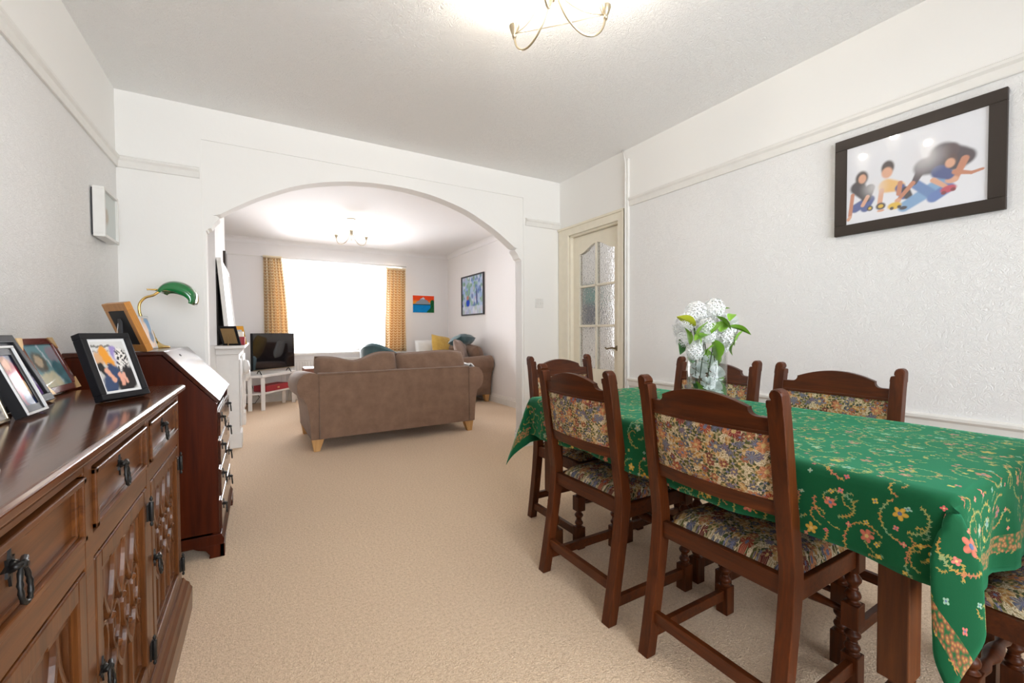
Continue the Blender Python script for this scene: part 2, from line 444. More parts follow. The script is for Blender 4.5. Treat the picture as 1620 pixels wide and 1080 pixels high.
def glass_mat():
    t = NT('clear_glass'); b = t.b.inputs
    gl = t.node('ShaderNodeBsdfGlass'); gl.inputs['IOR'].default_value = 1.35; gl.inputs['Roughness'].default_value = 0.0
    gl.inputs['Color'].default_value = (0.95, 0.98, 0.96, 1)
    tr = t.node('ShaderNodeBsdfTransparent'); mx = t.node('ShaderNodeMixShader'); mx.inputs[0].default_value = 0.25
    tr.inputs[0].default_value = (0.98, 0.99, 0.985, 1)
    t.l.new(tr.outputs[0], mx.inputs[1]); t.l.new(gl.outputs[0], mx.inputs[2]); t.l.new(mx.outputs[0], t.out.inputs[0])
    return t.m
def thin_glass():
    t = NT('clear_thin_glass')
    gl = t.node('ShaderNodeBsdfGlossy'); gl.inputs['Roughness'].default_value = 0.02
    tr = t.node('ShaderNodeBsdfTransparent'); tr.inputs[0].default_value = (0.975, 0.985, 0.98, 1); mx = t.node('ShaderNodeMixShader')
    lw = t.node('ShaderNodeLayerWeight'); lw.inputs[0].default_value = 0.25
    t.put(mx.inputs[0], t.math('ADD', 0.02, t.math('MULTIPLY', lw.outputs[1], 0.55)))
    t.l.new(tr.outputs[0], mx.inputs[1]); t.l.new(gl.outputs[0], mx.inputs[2]); t.l.new(mx.outputs[0], t.out.inputs[0])
    return t.m
M_glass = thin_glass()
def pane_mat():
    t = NT('window_glass')
    gl = t.node('ShaderNodeBsdfGlossy'); gl.inputs['Roughness'].default_value = 0.02
    tr = t.node('ShaderNodeBsdfTransparent'); mx = t.node('ShaderNodeMixShader')
    fr = t.node('ShaderNodeFresnel'); fr.inputs[0].default_value = 1.45
    t.l.new(fr.outputs[0], mx.inputs[0]); t.l.new(tr.outputs[0], mx.inputs[1]); t.l.new(gl.outputs[0], mx.inputs[2]); t.l.new(mx.outputs[0], t.out.inputs[0])
    return t.m
M_pane = pane_mat()
def obscured():
    t = NT('obscured_glass'); co = t.coords()
    v = t.voro(co, 75, 'SMOOTH_F1'); n = t.noise(co, 60, 2)
    bm = t.bump(t.math('ADD', v.outputs[0], n.outputs[0]), 0.5, 0.01)
    gl = t.node('ShaderNodeBsdfGlass'); gl.inputs['IOR'].default_value = 1.2; gl.inputs['Roughness'].default_value = 0.12
    gs = t.node('ShaderNodeBsdfGlossy'); gs.inputs['Roughness'].default_value = 0.12
    for q in (gl, gs): t.l.new(bm, q.inputs['Normal'])
    mx = t.node('ShaderNodeMixShader'); mx.inputs[0].default_value = 0.12
    t.l.new(gl.outputs[0], mx.inputs[1]); t.l.new(gs.outputs[0], mx.inputs[2]); t.l.new(mx.outputs[0], t.out.inputs[0])
    return t.m
M_obs = obscured()
def net_mat():
    t = NT('sheer_net_curtain'); co = t.coords()
    tr = t.node('ShaderNodeBsdfTransparent'); tl = t.node('ShaderNodeBsdfTranslucent'); df = t.node('ShaderNodeBsdfDiffuse')
    tl.inputs[0].default_value = (0.95, 0.95, 0.95, 1); df.inputs[0].default_value = (0.9, 0.9, 0.9, 1)
    m1 = t.node('ShaderNodeMixShader'); m1.inputs[0].default_value = 0.3
    t.l.new(tl.outputs[0], m1.inputs[1]); t.l.new(df.outputs[0], m1.inputs[2])
    n = t.noise(t.mapping(co, (6, 1, 0.3)), 3, 2)
    m2 = t.node('ShaderNodeMixShader'); t.put(m2.inputs[0], t.math('ADD', 0.35, t.math('MULTIPLY', n.outputs[0], 0.15)))
    t.l.new(tr.outputs[0], m2.inputs[1]); t.l.new(m1.outputs[0], m2.inputs[2]); t.l.new(m2.outputs[0], t.out.inputs[0])
    return t.m
M_net = net_mat()
def curtain_mat():
    t = NT('gold_leaf_pattern_curtain'); co = t.coords('UV')
    # chevron leaf columns
    sp = t.node('ShaderNodeSeparateXYZ'); t.l.new(co, sp.inputs[0])
    u = t.math('MULTIPLY', sp.outputs[0], 16.0)
    tri = t.math('PINGPONG', u, 0.5)
    z = t.math('ADD', t.math('MULTIPLY', sp.outputs[1], 22.0), t.math('MULTIPLY', tri, 1.6))
    stripe = t.math('SINE', t.math('MULTIPLY', z, 6.283))
    sep = t.math('GREATER_THAN', tri, 0.13)
    m = t.math('MULTIPLY', t.math('GREATER_THAN', stripe, -0.15), sep)
    n = t.noise(co, 40, 2)
    gold = t.mix(n.outputs[0], (0.50, 0.28, 0.11, 1), (0.64, 0.42, 0.20, 1))
    c = t.mix(m, (0.86, 0.76, 0.56, 1), gold)
    t.fin(c, 0.9)
    tl = t.node('ShaderNodeBsdfTranslucent'); t.put(tl.inputs[0], c)
    mx = t.node('ShaderNodeMixShader'); mx.inputs[0].default_value = 0.3
    t.l.new(t.b.outputs[0], mx.inputs[1]); t.l.new(tl.outputs[0], mx.inputs[2]); t.l.new(mx.outputs[0], t.out.inputs[0])
    return t.m
M_curtain = curtain_mat()
def emis(name, col, st):
    t = NT(name); t.b.inputs['Emission Color'].default_value = (*col, 1); t.b.inputs['Emission Strength'].default_value = st
    return t.fin((*col, 1), 0.4)
def shade_mat():
    t = NT('lit_opal_glass'); e = t.node('ShaderNodeEmission'); e.inputs[0].default_value = (1.0, 0.90, 0.76, 1); e.inputs[1].default_value = 5.0
    tr = t.node('ShaderNodeBsdfTransparent'); mx = t.node('ShaderNodeMixShader'); mx.inputs[0].default_value = 0.5
    t.l.new(tr.outputs[0], mx.inputs[1]); t.l.new(e.outputs[0], mx.inputs[2]); t.l.new(mx.outputs[0], t.out.inputs[0]); return t.m
M_shade = shade_mat()
M_bulb = emis('bulb', (1.0, 0.85, 0.6), 8)
def green_glass():
    t = NT('green_lamp_glass')
    return t.fin((0.0, 0.16, 0.035, 1), 0.06, coat=1.0, coat_rough=0.02)
M_lampglass = green_glass()
M_leaf = plain('leaf_green', (0.20, 0.42, 0.03), 0.5)
M_leaf_dark = plain('leaf_dark_green', (0.06, 0.19, 0.04), 0.5)
M_leaf_yellow = plain('leaf_yellow_green', (0.45, 0.47, 0.03), 0.5)
M_petal = plain('white_silk_petal', (0.84, 0.85, 0.84), 0.8)
M_petal_cool = plain('cool_white_silk_petal', (0.80, 0.84, 0.82), 0.8)
M_stem = plain('dark_stem', (0.05, 0.07, 0.03), 0.6)
M_screen = plain('tv_screen', (0.006, 0.006, 0.008), 0.06, coat=1.0, coat_rough=0.02)
M_grey = plain('dark_grey_backing', (0.05, 0.05, 0.055), 0.7)
M_cable = plain('black_cable', (0.02, 0.02, 0.02), 0.5)

# ------------------------------------------------------------------ room measurements
XL, XR, YB, YN, H = -0.716, 2.524, 3.371, -1.6, 2.5      # near room
FXL, FXR, FY0, FYD = -1.15, 3.07, 3.49, 7.60             # far room
RAIL0, RAIL1 = 2.046, 2.115

# floor
b = MB(); b.box(-1.4, 4.1, YN-0.2, 9.0, -0.12, 0.0)
struct(b.build('floor', M_carpet), 'beige cut-pile fitted carpet')
b = MB(); b.box(XL-0.1, XR+0.1, YN-0.1, 3.43, H, H+0.1)
struct(b.build('ceiling', M_ceil), 'white stippled ceiling of the dining room')
b = MB(); b.box(FXL-0.1, FXR+0.1, 3.43, 7.7, H, H+0.1)
struct(b.build('ceiling', M_ceil_far), 'smooth white ceiling of the sitting room')
# left wall
b = MB(); b.box(XL-0.1, XL, YN-0.1, YB, 0, RAIL0); struct(b.build('wall_left', M_wall_tex))
b = MB(); b.box(XL-0.1, XL, YN-0.1, YB, RAIL0, H)
struct(b.build('wall_left_frieze', M_wall))
# right wall with door opening
DY0, DY1, DZ = 2.565, 3.225, 1.965
b = MB(); b.box(XR, XR+0.12, YN-0.1, 2.47, 0, RAIL0); struct(b.build('wall_right', M_wall_tex))
b = MB(); b.box(XR, XR+0.12, YN-0.1, 2.47, RAIL0, H); b.box(XR, XR+0.12, 2.47, DY0, 0, H); b.box(XR, XR+0.12, DY1, YB+0.02, 0, H); b.box(XR, XR+0.12, DY0, DY1, DZ, H)
struct(b.build('wall_right_upper', M_wall))
# near wall with garden window (behind the camera)
b = MB(); b.box(XL-0.1, -0.2, YN-0.1, YN, 0, H); b.box(2.1, XR+0.12, YN-0.1, YN, 0, H); b.box(-0.2, 2.1, YN-0.1, YN, 2.2, H); b.box(-0.2, 2.1, YN-0.1, YN, 0, 0.3)
struct(b.build('wall_near', M_wall))
b = MB()
for x in (-0.2, 0.54, 1.31, 2.04): b.box(x, x+0.06, YN-0.08, YN-0.02, 0.3, 2.2)
b.box(-0.2, 2.1, YN-0.08, YN-0.02, 0.3, 0.36); b.box(-0.2, 2.1, YN-0.08, YN-0.02, 2.14, 2.2)
wn = struct(b.build('window_2', M_white))
b = MB(); b.box(-0.16, 2.06, YN-0.055, YN-0.05, 0.34, 2.16); b.build('pane', M_pane, wn)

# arch wall
ARC = [(0, 2.21), (.15, 2.205), (.3, 2.189), (.415, 2.168), (.52, 2.142), (.62, 2.112), (.70, 2.081), (.76, 2.052), (.86, 2.001), (.94, 1.955), (1.03, 1.896), (1.13, 1.825)]
AC = 0.902; PX0, PX1, PZ = -0.305, 2.109, 2.297; JX0, JX1 = -0.29, 2.093
def arc_z(x): return interp(ARC, abs(x-AC))
b = MB()
b.box(FXL-0.1, PX0, YB, FY0, 0, H); b.box(PX1, XR, YB, FY0, 0, H); b.box(XR, 4.0, YB+0.02, FY0, 0, H)
b.box(PX0, PX1, YB, FY0, PZ, H)
YI = YB+0.008
b.box(PX0, JX0, YI, FY0, 0, PZ); b.box(JX1, PX1, YI, FY0, 0, PZ)
cz = 1.722
for sgn in (-1, 1):
    # moulded corbel at the arch foot
    xe = JX1 if sgn > 0 else JX0
    pr = [(0, cz), (0.008, cz), (0.012, cz+0.012), (0.030, cz+0.018), (0.036, cz+0.032), (0.046, cz+0.052), (0.058, cz+0.066), (0.070, cz+0.078), (0.0745, 1.812), (0.0610, 1.8245)]
    poly = [(xe-sgn*d, z) for d, z in pr]+[(xe, 1.8245)]
    b.prism(poly, 'y', YI-0.003, FY0-0.005)
xs = [JX0+(JX1-JX0)*i/60 for i in range(61)]
for x0, x1 in zip(xs, xs[1:]):
    z0 = arc_z(x0) if abs(x0-AC) < 1.13 else 1.825; z1 = arc_z(x1) if abs(x1-AC) < 1.13 else 1.825
    vs = [(x0, YI, z0), (x1, YI, z1), (x1, YI, PZ), (x0, YI, PZ), (x0, FY0, z0), (x1, FY0, z1), (x1, FY0, PZ), (x0, FY0, PZ)]
    b.add(vs, [(0, 1, 2, 3), (4, 7, 6, 5), (0, 4, 5, 1)])
arch = b.build('wall_arch', M_wall, fix=False)
struct(arch, 'white dividing wall with wide shallow arch')
# picture rails
def rail(name, p0, p1, nrm, z0=RAIL0, z1=RAIL1, d=0.022, mat_=None):
    # moulded rail running from p0 to p1 (xy), projecting along nrm
    prof = [(0, z0), (d*0.45, z0), (d*0.55, z0+0.004), (d*0.6, z0+(z1-z0)*0.55), (d, z0+(z1-z0)*0.72), (d, z0+(z1-z0)*0.9), (d*0.5, z1), (0, z1)]
    b = MB(); n = len(prof); vs = []
    for p in (p0, p1):
        for dd, z in prof: vs.append((p[0]+nrm[0]*dd, p[1]+nrm[1]*dd, z))
    fs = [tuple(range(n)), tuple(range(n, 2*n))[::-1]]+[(i, (i+1) % n, n+(i+1) % n, n+i) for i in range(n)]
    b.add(vs, fs)
    return struct(b.build(name, mat_ or M_trim))
rail('trim_1', (XL, YN), (XL, YB), (1, 0))
rail('trim_2', (XR, 2.465), (XR, YN), (-1, 0))
rail('trim_3', (PX0-0.01, YB), (XL, YB), (0, -1))
rail('trim_4', (XR, YB), (PX1+0.02, YB), (0, -1))
rail('trim_5', (XR, 2.465), (XR, YN), (-1, 0), 0.635, 0.70, 0.025)
rail('trim_6', (0.05, FYD), (FXL, FYD), (0, -1), 2.226, 2.24, 0.01)
# skirtings
def skirt(name, p0, p1, nrm, h=0.15, d=0.018):
    prof = [(0, 0), (d, 0), (d, h*0.68), (d*0.65, h*0.74), (d*0.75, h*0.82), (d*0.35, h*0.93), (d*0.3, h), (0, h)]
    b = MB(); n = len(prof); vs = []
    for p in (p0, p1):
        for dd, z in prof: vs.append((p[0]+nrm[0]*dd, p[1]+nrm[1]*dd, z))
    fs = [tuple(range(n)), tuple(range(n, 2*n))[::-1]]+[(i, (i+1) % n, n+(i+1) % n, n+i) for i in range(n)]
    b.add(vs, fs)
    return struct(b.build(name, M_trim))
skirt('baseboard_left', (XL, YN), (XL, YB), (1, 0))
skirt('baseboard_right', (XR, 2.47), (XR, YN), (-1, 0))
skirt('baseboard_arch_left', (JX0, YB), (XL, YB), (0, -1))
skirt('baseboard_arch_right', (XR, YB), (JX1-0.018, YB), (0, -1))
skirt('baseboard_jamb_right', (JX1, FY0), (JX1, YB-0.018), (-1, 0))
skirt('baseboard_far_right', (FXR, FYD), (FXR, FY0), (-1, 0), 0.13)
skirt('baseboard_far', (FXR, FYD), (FXL, FYD), (0, -1), 0.13)
# textured jamb lining
b = MB(); b.box(JX1-0.003, JX1+0.01, YI+0.0015, FY0-0.0015, 0.15, cz-0.001); struct(b.build('trim_7', M_wall_tex))

# far room shell
b = MB(); b.box(FXR, FXR+0.1, FY0, 7.7, 0, H); struct(b.build('wall_far_right', M_wall_far))
b = MB(); b.box(FXL-0.1, FXL, FY0, 7.7, 0, H); struct(b.build('wall_far_left', M_wall_far))
WX0, WX1, WZ0, WZ1 = 0.20, 2.20, 0.745, 2.235
b = MB(); b.box(FXL-0.1, WX0, FYD, 7.72, 0, H); b.box(WX1, FXR+0.1, FYD, 7.72, 0, H); b.box(WX0, WX1, FYD, 7.72, WZ1-0.02, H); b.box(WX0, WX1, FYD, 7.72, 0, WZ0)
# bay recess
b.box(WX0-0.1, WX1+0.1, 7.72, 8.3, WZ1-0.02, WZ1+0.1); b.box(WX0-0.1, WX1+0.1, 7.72, 8.3, WZ0-0.2, WZ0-0.04)
b.box(WX0-0.1, WX0, 7.72, 8.3, WZ0-0.2, WZ1); b.box(WX1, WX1+0.1, 7.72, 8.3, WZ0-0.2, WZ1)
struct(b.build('wall_far', M_wall_far))
b = MB(); b.box(WX0+0.02, WX1-0.02, 7.56, 8.2, WZ0-0.04, WZ0); struct(b.build('trim_8', M_white, bevel=0.006), 'white bay window sill')
# bay window frame
b = MB(); wz1 = 2.13
b.box(WX0, WX1, 8.18, 8.24, wz1, WZ1-0.02); b.box(WX0, WX1, 8.18, 8.24, WZ0, WZ0+0.06)
for x in (WX0, WX0+0.64, WX0+1.30, WX1-0.06): b.box(x, x+0.06, 8.18, 8.24, WZ0, wz1)
b.box(WX0, WX1, 8.18, 8.24, 1.72, 1.76)
win = struct(b.build('window_1', M_white))
for k in range(3):
    q = MB(); q.box(WX0+0.05+k*0.65, WX0+0.65+k*0.65, 8.205, 8.21, WZ0+0.05, wz1); q.build('pane', M_pane, win)
# coving
for nm, p0, p1, nr in (('trim_9', (FXR, FYD), (FXL, FYD), (0, -1)), ('trim_10', (FXR, FY0), (FXR, FYD), (-1, 0))):
    prof = [(0, H), (0, H-0.07)]+[(0.07*(1-cos(a)), H-0.07*(1-sin(a))) for a in (0.2, 0.5, 0.8, 1.1, 1.4)]+[(0.07, H)]
    prof = [(0, H), (0, H-0.075), (0.012, H-0.075)]+[(0.012+0.058*(1-cos(a)), H-0.07+0.062*sin(a)) for a in (0.25, 0.55, 0.85, 1.15, 1.45)]+[(0.07, H)]
    b = MB(); n = len(prof); vs = []
    for p in (p0, p1):
        for dd, z in prof: vs.append((p[0]+nr[0]*dd, p[1]+nr[1]*dd, z))
    fs = [tuple(range(n)), tuple(range(n, 2*n))[::-1]]+[(i, (i+1) % n, n+(i+1) % n, n+i) for i in range(n)]
    b.add(vs, fs); struct(b.build(nm, M_ceil_far))
# chimney breast
b = MB(); b.box(FXL, -0.348, 4.85, 6.2, 0, H); struct(b.build('wall_chimney_breast', M_wall_far))
# hall behind the glazed door
b = MB(); b.box(3.95, 4.05, 1.3, YB+0.02, 0, H); b.box(XR+0.12, 4.05, 1.2, 1.3, 0, H); b.box(XR+0.1, 4.05, 1.2, 3.43, H, H+0.1)
struct(b.build('wall_hall', M_wall_far))

# vertical cable trunking beside the door
t_ = thing('cable_trunking', 'white vertical cable trunking running up the wall beside the door frame', 'trunking', (XR, 2.475, 0))
b = MB(); b.box(-0.022, 0, -0.018, 0.012, 0, 2.42); b.build('trunking_cover', M_trim, t_, bevel=0.003)
b = MB(); b.tube([(-0.03, 0.0, 0.0), (-0.03, 0.0, 2.38), (-0.03, 0.012, 2.44), (-0.022, 0.04, 2.497)], 0.007, 8); b.build('cable', M_trim, t_)

# ------------------------------------------------------------------ door
b = MB(); AW = 0.065
b.box(XR-0.022, XR, DY0-AW, DY0+0.005, 0, DZ+AW); b.box(XR-0.022, XR, DY1-0.005, YB-0.008, 0, DZ+AW); b.box(XR-0.022, XR, DY0, DY1, DZ-0.005, DZ+AW)
b.box(XR-0.030, XR, DY0-AW, DY0-AW+0.018, 0, DZ+AW+0.008); b.box(XR-0.034, XR, DY0-AW, YB-0.004, DZ+AW-0.006, DZ+AW+0.014)
b.box(XR, XR+0.12, DY0-0.0, DY0+0.02, 0, DZ); b.box(XR, XR+0.12, DY1-0.02, DY1, 0, DZ); b.box(XR, XR+0.12, DY0, DY1, DZ-0.02, DZ)
b.box(XR+0.075, XR+0.09, DY0, DY0+0.032, 0, DZ); b.box(XR+0.075, XR+0.09, DY1-0.032, DY1, 0, DZ)
struct(b.build('trim_11', M_cream, bevel=0.003), 'cream painted door frame')
DX = XR+0.035; dth = 0.038; sy0, sy1 = DY0+0.022, DY1-0.022; dzt = DZ-0.023
door = thing('door_1', None, None, (0, 0, 0)); del_keys = [k for k in ('label', 'category') if k in door]
door['kind'] = 'structure'
gy0, gy1, gz0, gz1 = sy0+0.075, sy1-0.085, 0.735, 1.80
gm = (gy0+gy1)/2; bw = 0.020
def top_z(y):     # the serpentine head of the top row of panes
    t = abs(y-gm)/((gy1-gy0)/2)
    return 1.775+0.075*(0.5+0.5*cos(pi*min(1, t*1.02)))
b = MB()
b.box(DX, DX+dth, sy0, gy0, 0.005, dzt); b.box(DX, DX+dth, gy1, sy1, 0.005, dzt)
b.box(DX, DX+dth, gy0, gy1, 0.56, gz0)
b.box(DX, DX+dth, gy0, gy1, 0.005, 0.19)
NN = 24
for i in range(NN):
    y0 = gy0+(gy1-gy0)*i/NN; y1 = gy0+(gy1-gy0)*(i+1)/NN
    b.add([(DX, y0, top_z(y0)), (DX, y1, top_z(y1)), (DX, y1, dzt), (DX, y0, dzt), (DX+dth, y0, top_z(y0)), (DX+dth, y1, top_z(y1)), (DX+dth, y1, dzt), (DX+dth, y0, dzt)],
          [(0, 3, 2, 1), (4, 5, 6, 7), (0, 1, 5, 4)])
b.build('door_leaf', M_cream, door, fix=False)
b = MB()
b.box(DX-0.002, DX+dth+0.002, gm-bw/2, gm+bw/2, gz0, top_z(gm))
for z in (1.115, 1.475): b.box(DX-0.002, DX+dth+0.002, gy0, gy1, z-bw/2, z+bw/2)
b.build('glazing_bar', M_cream, door, bevel=0.003)
b = MB(); b.box(DX+0.012, DX+dth-0.012, gy0, gy1, 0.19, 0.56); b.box(DX+0.002, DX+dth-0.002, gy0+0.03, gy1-0.03, 0.22, 0.53); b.build('lower_panel', M_cream, door, bevel=0.008)
for (a0, a1) in ((gy0, gm-bw/2), (gm+bw/2, gy1)):
    for (c0, c1) in ((gz0, 1.105), (1.125, 1.465), (1.485, None)):
        q = MB(); m = 8
        if c1: q.box(DX+0.016, DX+0.021, a0+0.001, a1-0.001, c0, c1)
        else:
            pl = [(a0+0.001, c0), (a1-0.001, c0)]+[(a1-0.001-(a1-a0-0.002)*k/m, top_z(a1-0.001-(a1-a0-0.002)*k/m)) for k in range(m+1)]
            q.prism(pl, 'x', DX+0.016, DX+0.021)
        q.build('pane', M_obs, door)
hn = MB(); hy = sy0+0.04
hn.lathe([(0.022, 0), (0.022, 0.006), (0.012, 0.010), (0.008, 0.035), (0.009, 0.045)], seg=12, M=Matrix.Translation((DX, hy, 0.925)) @ Matrix.Rotation(radians(-90), 4, 'Y'))
hn.tube([(DX-0.04, hy, 0.925), (DX-0.043, hy+0.02, 0.929), (DX-0.043, hy+0.06, 0.922), (DX-0.042, hy+0.085, 0.918), (DX-0.04, hy+0.10, 0.928)], [0.009, 0.008, 0.007, 0.007, 0.009], 8)
hn.build('door_handle', M_handle, door)
# a picture on the hall wall, seen dimly through the door
def tint_mesh(name, fn, w, h, nu, nv, mat_, parent, M):
    """flat print: grid of w x h (local y right, z up, facing +x) coloured by fn(u, v)"""
    me = bpy.data.meshes.new(name)
    vs = []; fs = []; cols = []
    for j in range(nv+1):
        for i in range(nu+1):
            u, v = i/nu, j/nv
            vs.append(tuple(M @ Vector((0, (u-0.5)*w, v*h)))); cols.append(fn(u, v))
    for j in range(nv):
        for i in range(nu):
            a = j*(nu+1)+i; fs.append((a, a+1, a+nu+2, a+nu+1))
    me.from_pydata(vs, [], fs); me.materials.append(mat_)
    at = me.color_attributes.new('tint', 'FLOAT_COLOR', 'POINT')
    fl = []
    for c in cols: fl += [c[0], c[1], c[2], 1.0]
    at.data.foreach_set('color', fl)
    me.update()
    o = bpy.data.objects.new(name, me); COL.objects.link(o); o.parent = parent
    return o
def lin(r, g, b_): return tuple((c/255)**2.2 for c in (r, g, b_))
hp = thing('wall_picture', 'teal and slate picture in the hall, seen blurred through the glass door', 'picture', (2.93, YB+0.018, 1.12), (0, 0, -pi/2))
b = MB(); b.box(-0.0, 0.02, -0.11, 0.11, 0.0, 0.42); b.build('frame', M_grey, hp, bevel=0.003)
tint_mesh('print', lambda u, v: (lin(80, 140, 135) if v > 0.55 else lin(70, 80, 100)), 0.20, 0.38, 8, 12, M_canvas, hp, Matrix.Translation((0.021, 0, 0.02)))

# light switch
sw = thing('light_switch', 'white double light switch on the wall right of the arch', 'switch', (2.279, YB, 1.290))
b = MB(); b.box(-0.044, 0.044, -0.009, 0, 0, 0.086); b.build('switch_plate', M_plastic, sw, bevel=0.003)
for dx in (-0.018, 0.018):
    q = MB(); q.box(dx-0.006, dx+0.006, -0.014, -0.008, 0.031, 0.055); q.build('rocker', M_plastic, sw, bevel=0.001)
for dx in (-0.036, 0.036):
    q = MB(); q.lathe([(0.0025, 0), (0.0025, 0.001)], seg=8, M=Matrix.Translation((dx, -0.009, 0.043)) @ Matrix.Rotation(radians(90), 4, 'X')); q.build('screw', M_nickel, sw)

# ------------------------------------------------------------------ dining table and chairs
TX0, TX1, TY0, TY1, TZ = 1.165, 1.955, 0.285, 1.785, 0.737
tb = thing('dining_table', 'dark oak rectangular dining table under the green embroidered cloth', 'table', ((TX0+TX1)/2, (TY0+TY1)/2, 0))
hx, hy_ = (TX1-TX0)/2, (TY1-TY0)/2
b = MB(); b.box(-hx, hx, -hy_, hy_, TZ-0.032, TZ-0.003); b.build('tabletop', M_table, tb, bevel=0.004)
b = MB()
b.box(-hx+0.05, hx-0.05, -hy_+0.07, -hy_+0.09, TZ-0.12, TZ-0.032); b.box(-hx+0.05, hx-0.05, hy_-0.09, hy_-0.07, TZ-0.12, TZ-0.032)
b.box(-hx+0.045, -hx+0.065, -hy_+0.07, hy_-0.07, TZ-0.12, TZ-0.032); b.box(hx-0.065, hx-0.045, -hy_+0.07, hy_-0.07, TZ-0.12, TZ-0.032)
b.build('apron', M_table, tb, bevel=0.003)
TURN = [(0.030, 0), (0.022, 0.008), (0.017, 0.018), (0.026, 0.030), (0.029, 0.045), (0.025, 0.062), (0.016, 0.075), (0.021, 0.082), (0.016, 0.090), (0.020, 0.105), (0.029, 0.125), (0.030, 0.140), (0.020, 0.160), (0.015, 0.172), (0.022, 0.180), (0.030, 0.19)]
def table_leg():
    b = MB()
    b.box(-0.036, 0.036, -0.028, 0.028, 0, 0.10)
    b.lathe([(r*1.05, 0.10+z*1.0) for r, z in TURN], seg=16)
    b.box(-0.036, 0.036, -0.028, 0.028, 0.29, TZ-0.033)
    return b
leg0 = None
for (lx, ly) in ((-hx+0.062, -hy_+0.094), (hx-0.062, -hy_+0.094), (-hx+0.062, hy_-0.094), (hx-0.062, hy_-0.094)):
    if leg0 is None: leg0 = table_leg().build('leg', M_table, tb, bevel=0.003); l = leg0
    else: l = leg0.copy(); COL.objects.link(l)
    l.location = (lx, ly, 0)

# tablecloth
def make_cloth():
    ox, oyn, oyf = 0.185, 0.235, 0.235          # overhangs (side, near end, far end)
    oxr = 0.20
    W_, L_ = TX1-TX0, TY1-TY0
    us = []
    def lin_(a, b_, n): return [a+(b_-a)*i/n for i in range(n)]
    us = lin_(-ox, 0, 14)+lin_(0, W_, 26)+lin_(W_, W_+oxr, 14)+[W_+oxr]
    vs_ = lin_(-oyn, 0, 16)+lin_(0, L_, 44)+lin_(L_, L_+oyf, 16)+[L_+oyf]
    R = 0.012
    def pos(u, v):
        du = -u if u < 0 else (u-W_ if u > W_ else 0); dv = -v if v < 0 else (v-L_ if v > L_ else 0)
        sx = -1 if u < 0 else 1; sy = -1 if v < 0 else 1
        cx = min(max(u, 0), W_); cy = min(max(v, 0), L_)
        z = TZ
        if du == 0 and dv == 0: 
            x, y = cx, cy
            z += 0.0008*sin(u*23+v*9)
        elif dv == 0:
            th = min(du/R, pi/2); x = cx+sx*R*sin(th); z = TZ-R*(1-cos(th))-max(0, du-R*pi/2); y = cy
            x += sx*(0.010*sin(v*15+1.0)+0.006*sin(v*33))*smoothstep(0.02, 0.17, du)*(1 if sx < 0 else 1)+sx*0.004
            z += 0.006*sin(v*7.3)*smoothstep(0.05, 0.2, du)
        elif du == 0:
            th = min(dv/R, pi/2); y = cy+sy*R*sin(th); z = TZ-R*(1-cos(th))-max(0, dv-R*pi/2); x = cx
            y += sy*((0.012*sin(u*19+0.4)+0.006*sin(u*41))*smoothstep(0.02, 0.2, dv)+0.004)
        else:
            r = hypot(du, dv); ph = atan2(dv, du)       # 0..pi/2
            k = sin(2*ph)
            psi = radians(13 if sy < 0 else 24)*k**0.8
            dirx, diry = sx*(0.80 if sy < 0 else 0.80), sy*(0.50 if sy < 0 else 0.6)
            out = (r*sin(psi)+R*min(1, r/0.03))
            side = (0.040 if sy < 0 else 0.045)*sin(4*ph)*min(1, r/0.1); r *= 1+0.24*k*min(1, r/0.1)             # opens the fold
            x = cx+dirx*out+(-diry)*side*sx*sy; y = cy+diry*out+dirx*side*sx*sy
            # blend to edges' roll
            z = TZ-max(0, r*cos(psi)-R*0.45)
            if r < 0.02: z = TZ-r*0.55
        return (TX0+x, TY0+y, z)
    nu, nv = len(us), len(vs_)
    me = bpy.data.meshes.new('tablecloth')
    me.from_pydata([pos(u, v) for v in vs_ for u in us], [], [(j*nu+i, j*nu+i+1, (j+1)*nu+i+1, (j+1)*nu+i) for j in range(nv-1) for i in range(nu-1)])
    uvl = me.uv_layers.new(name='UVMap'); hem = me.uv_layers.new(name='hem')
    for lp in me.loops:
        i = lp.vertex_index % nu; j = lp.vertex_index//nu
        u, v = us[i], vs_[j]
        uvl.data[lp.index].uv = (u+1, v+1)
        d = min(v+oyn, L_+oyf-v)
        hem.data[lp.index].uv = (d, min(u+ox, W_+oxr-u))
    for p in me.polygons: p.use_smooth = True
    me.materials.append(M_green)
    o = bpy.data.objects.new('tablecloth', me); COL.objects.link(o)
    s_ = o.modifiers.new('thick', 'SOLIDIFY'); s_.thickness = 0.002; s_.offset = 1
    return tag(o, 'green cloth with gold and pink embroidered scrolls draped over the dining table', 'tablecloth')
make_cloth()

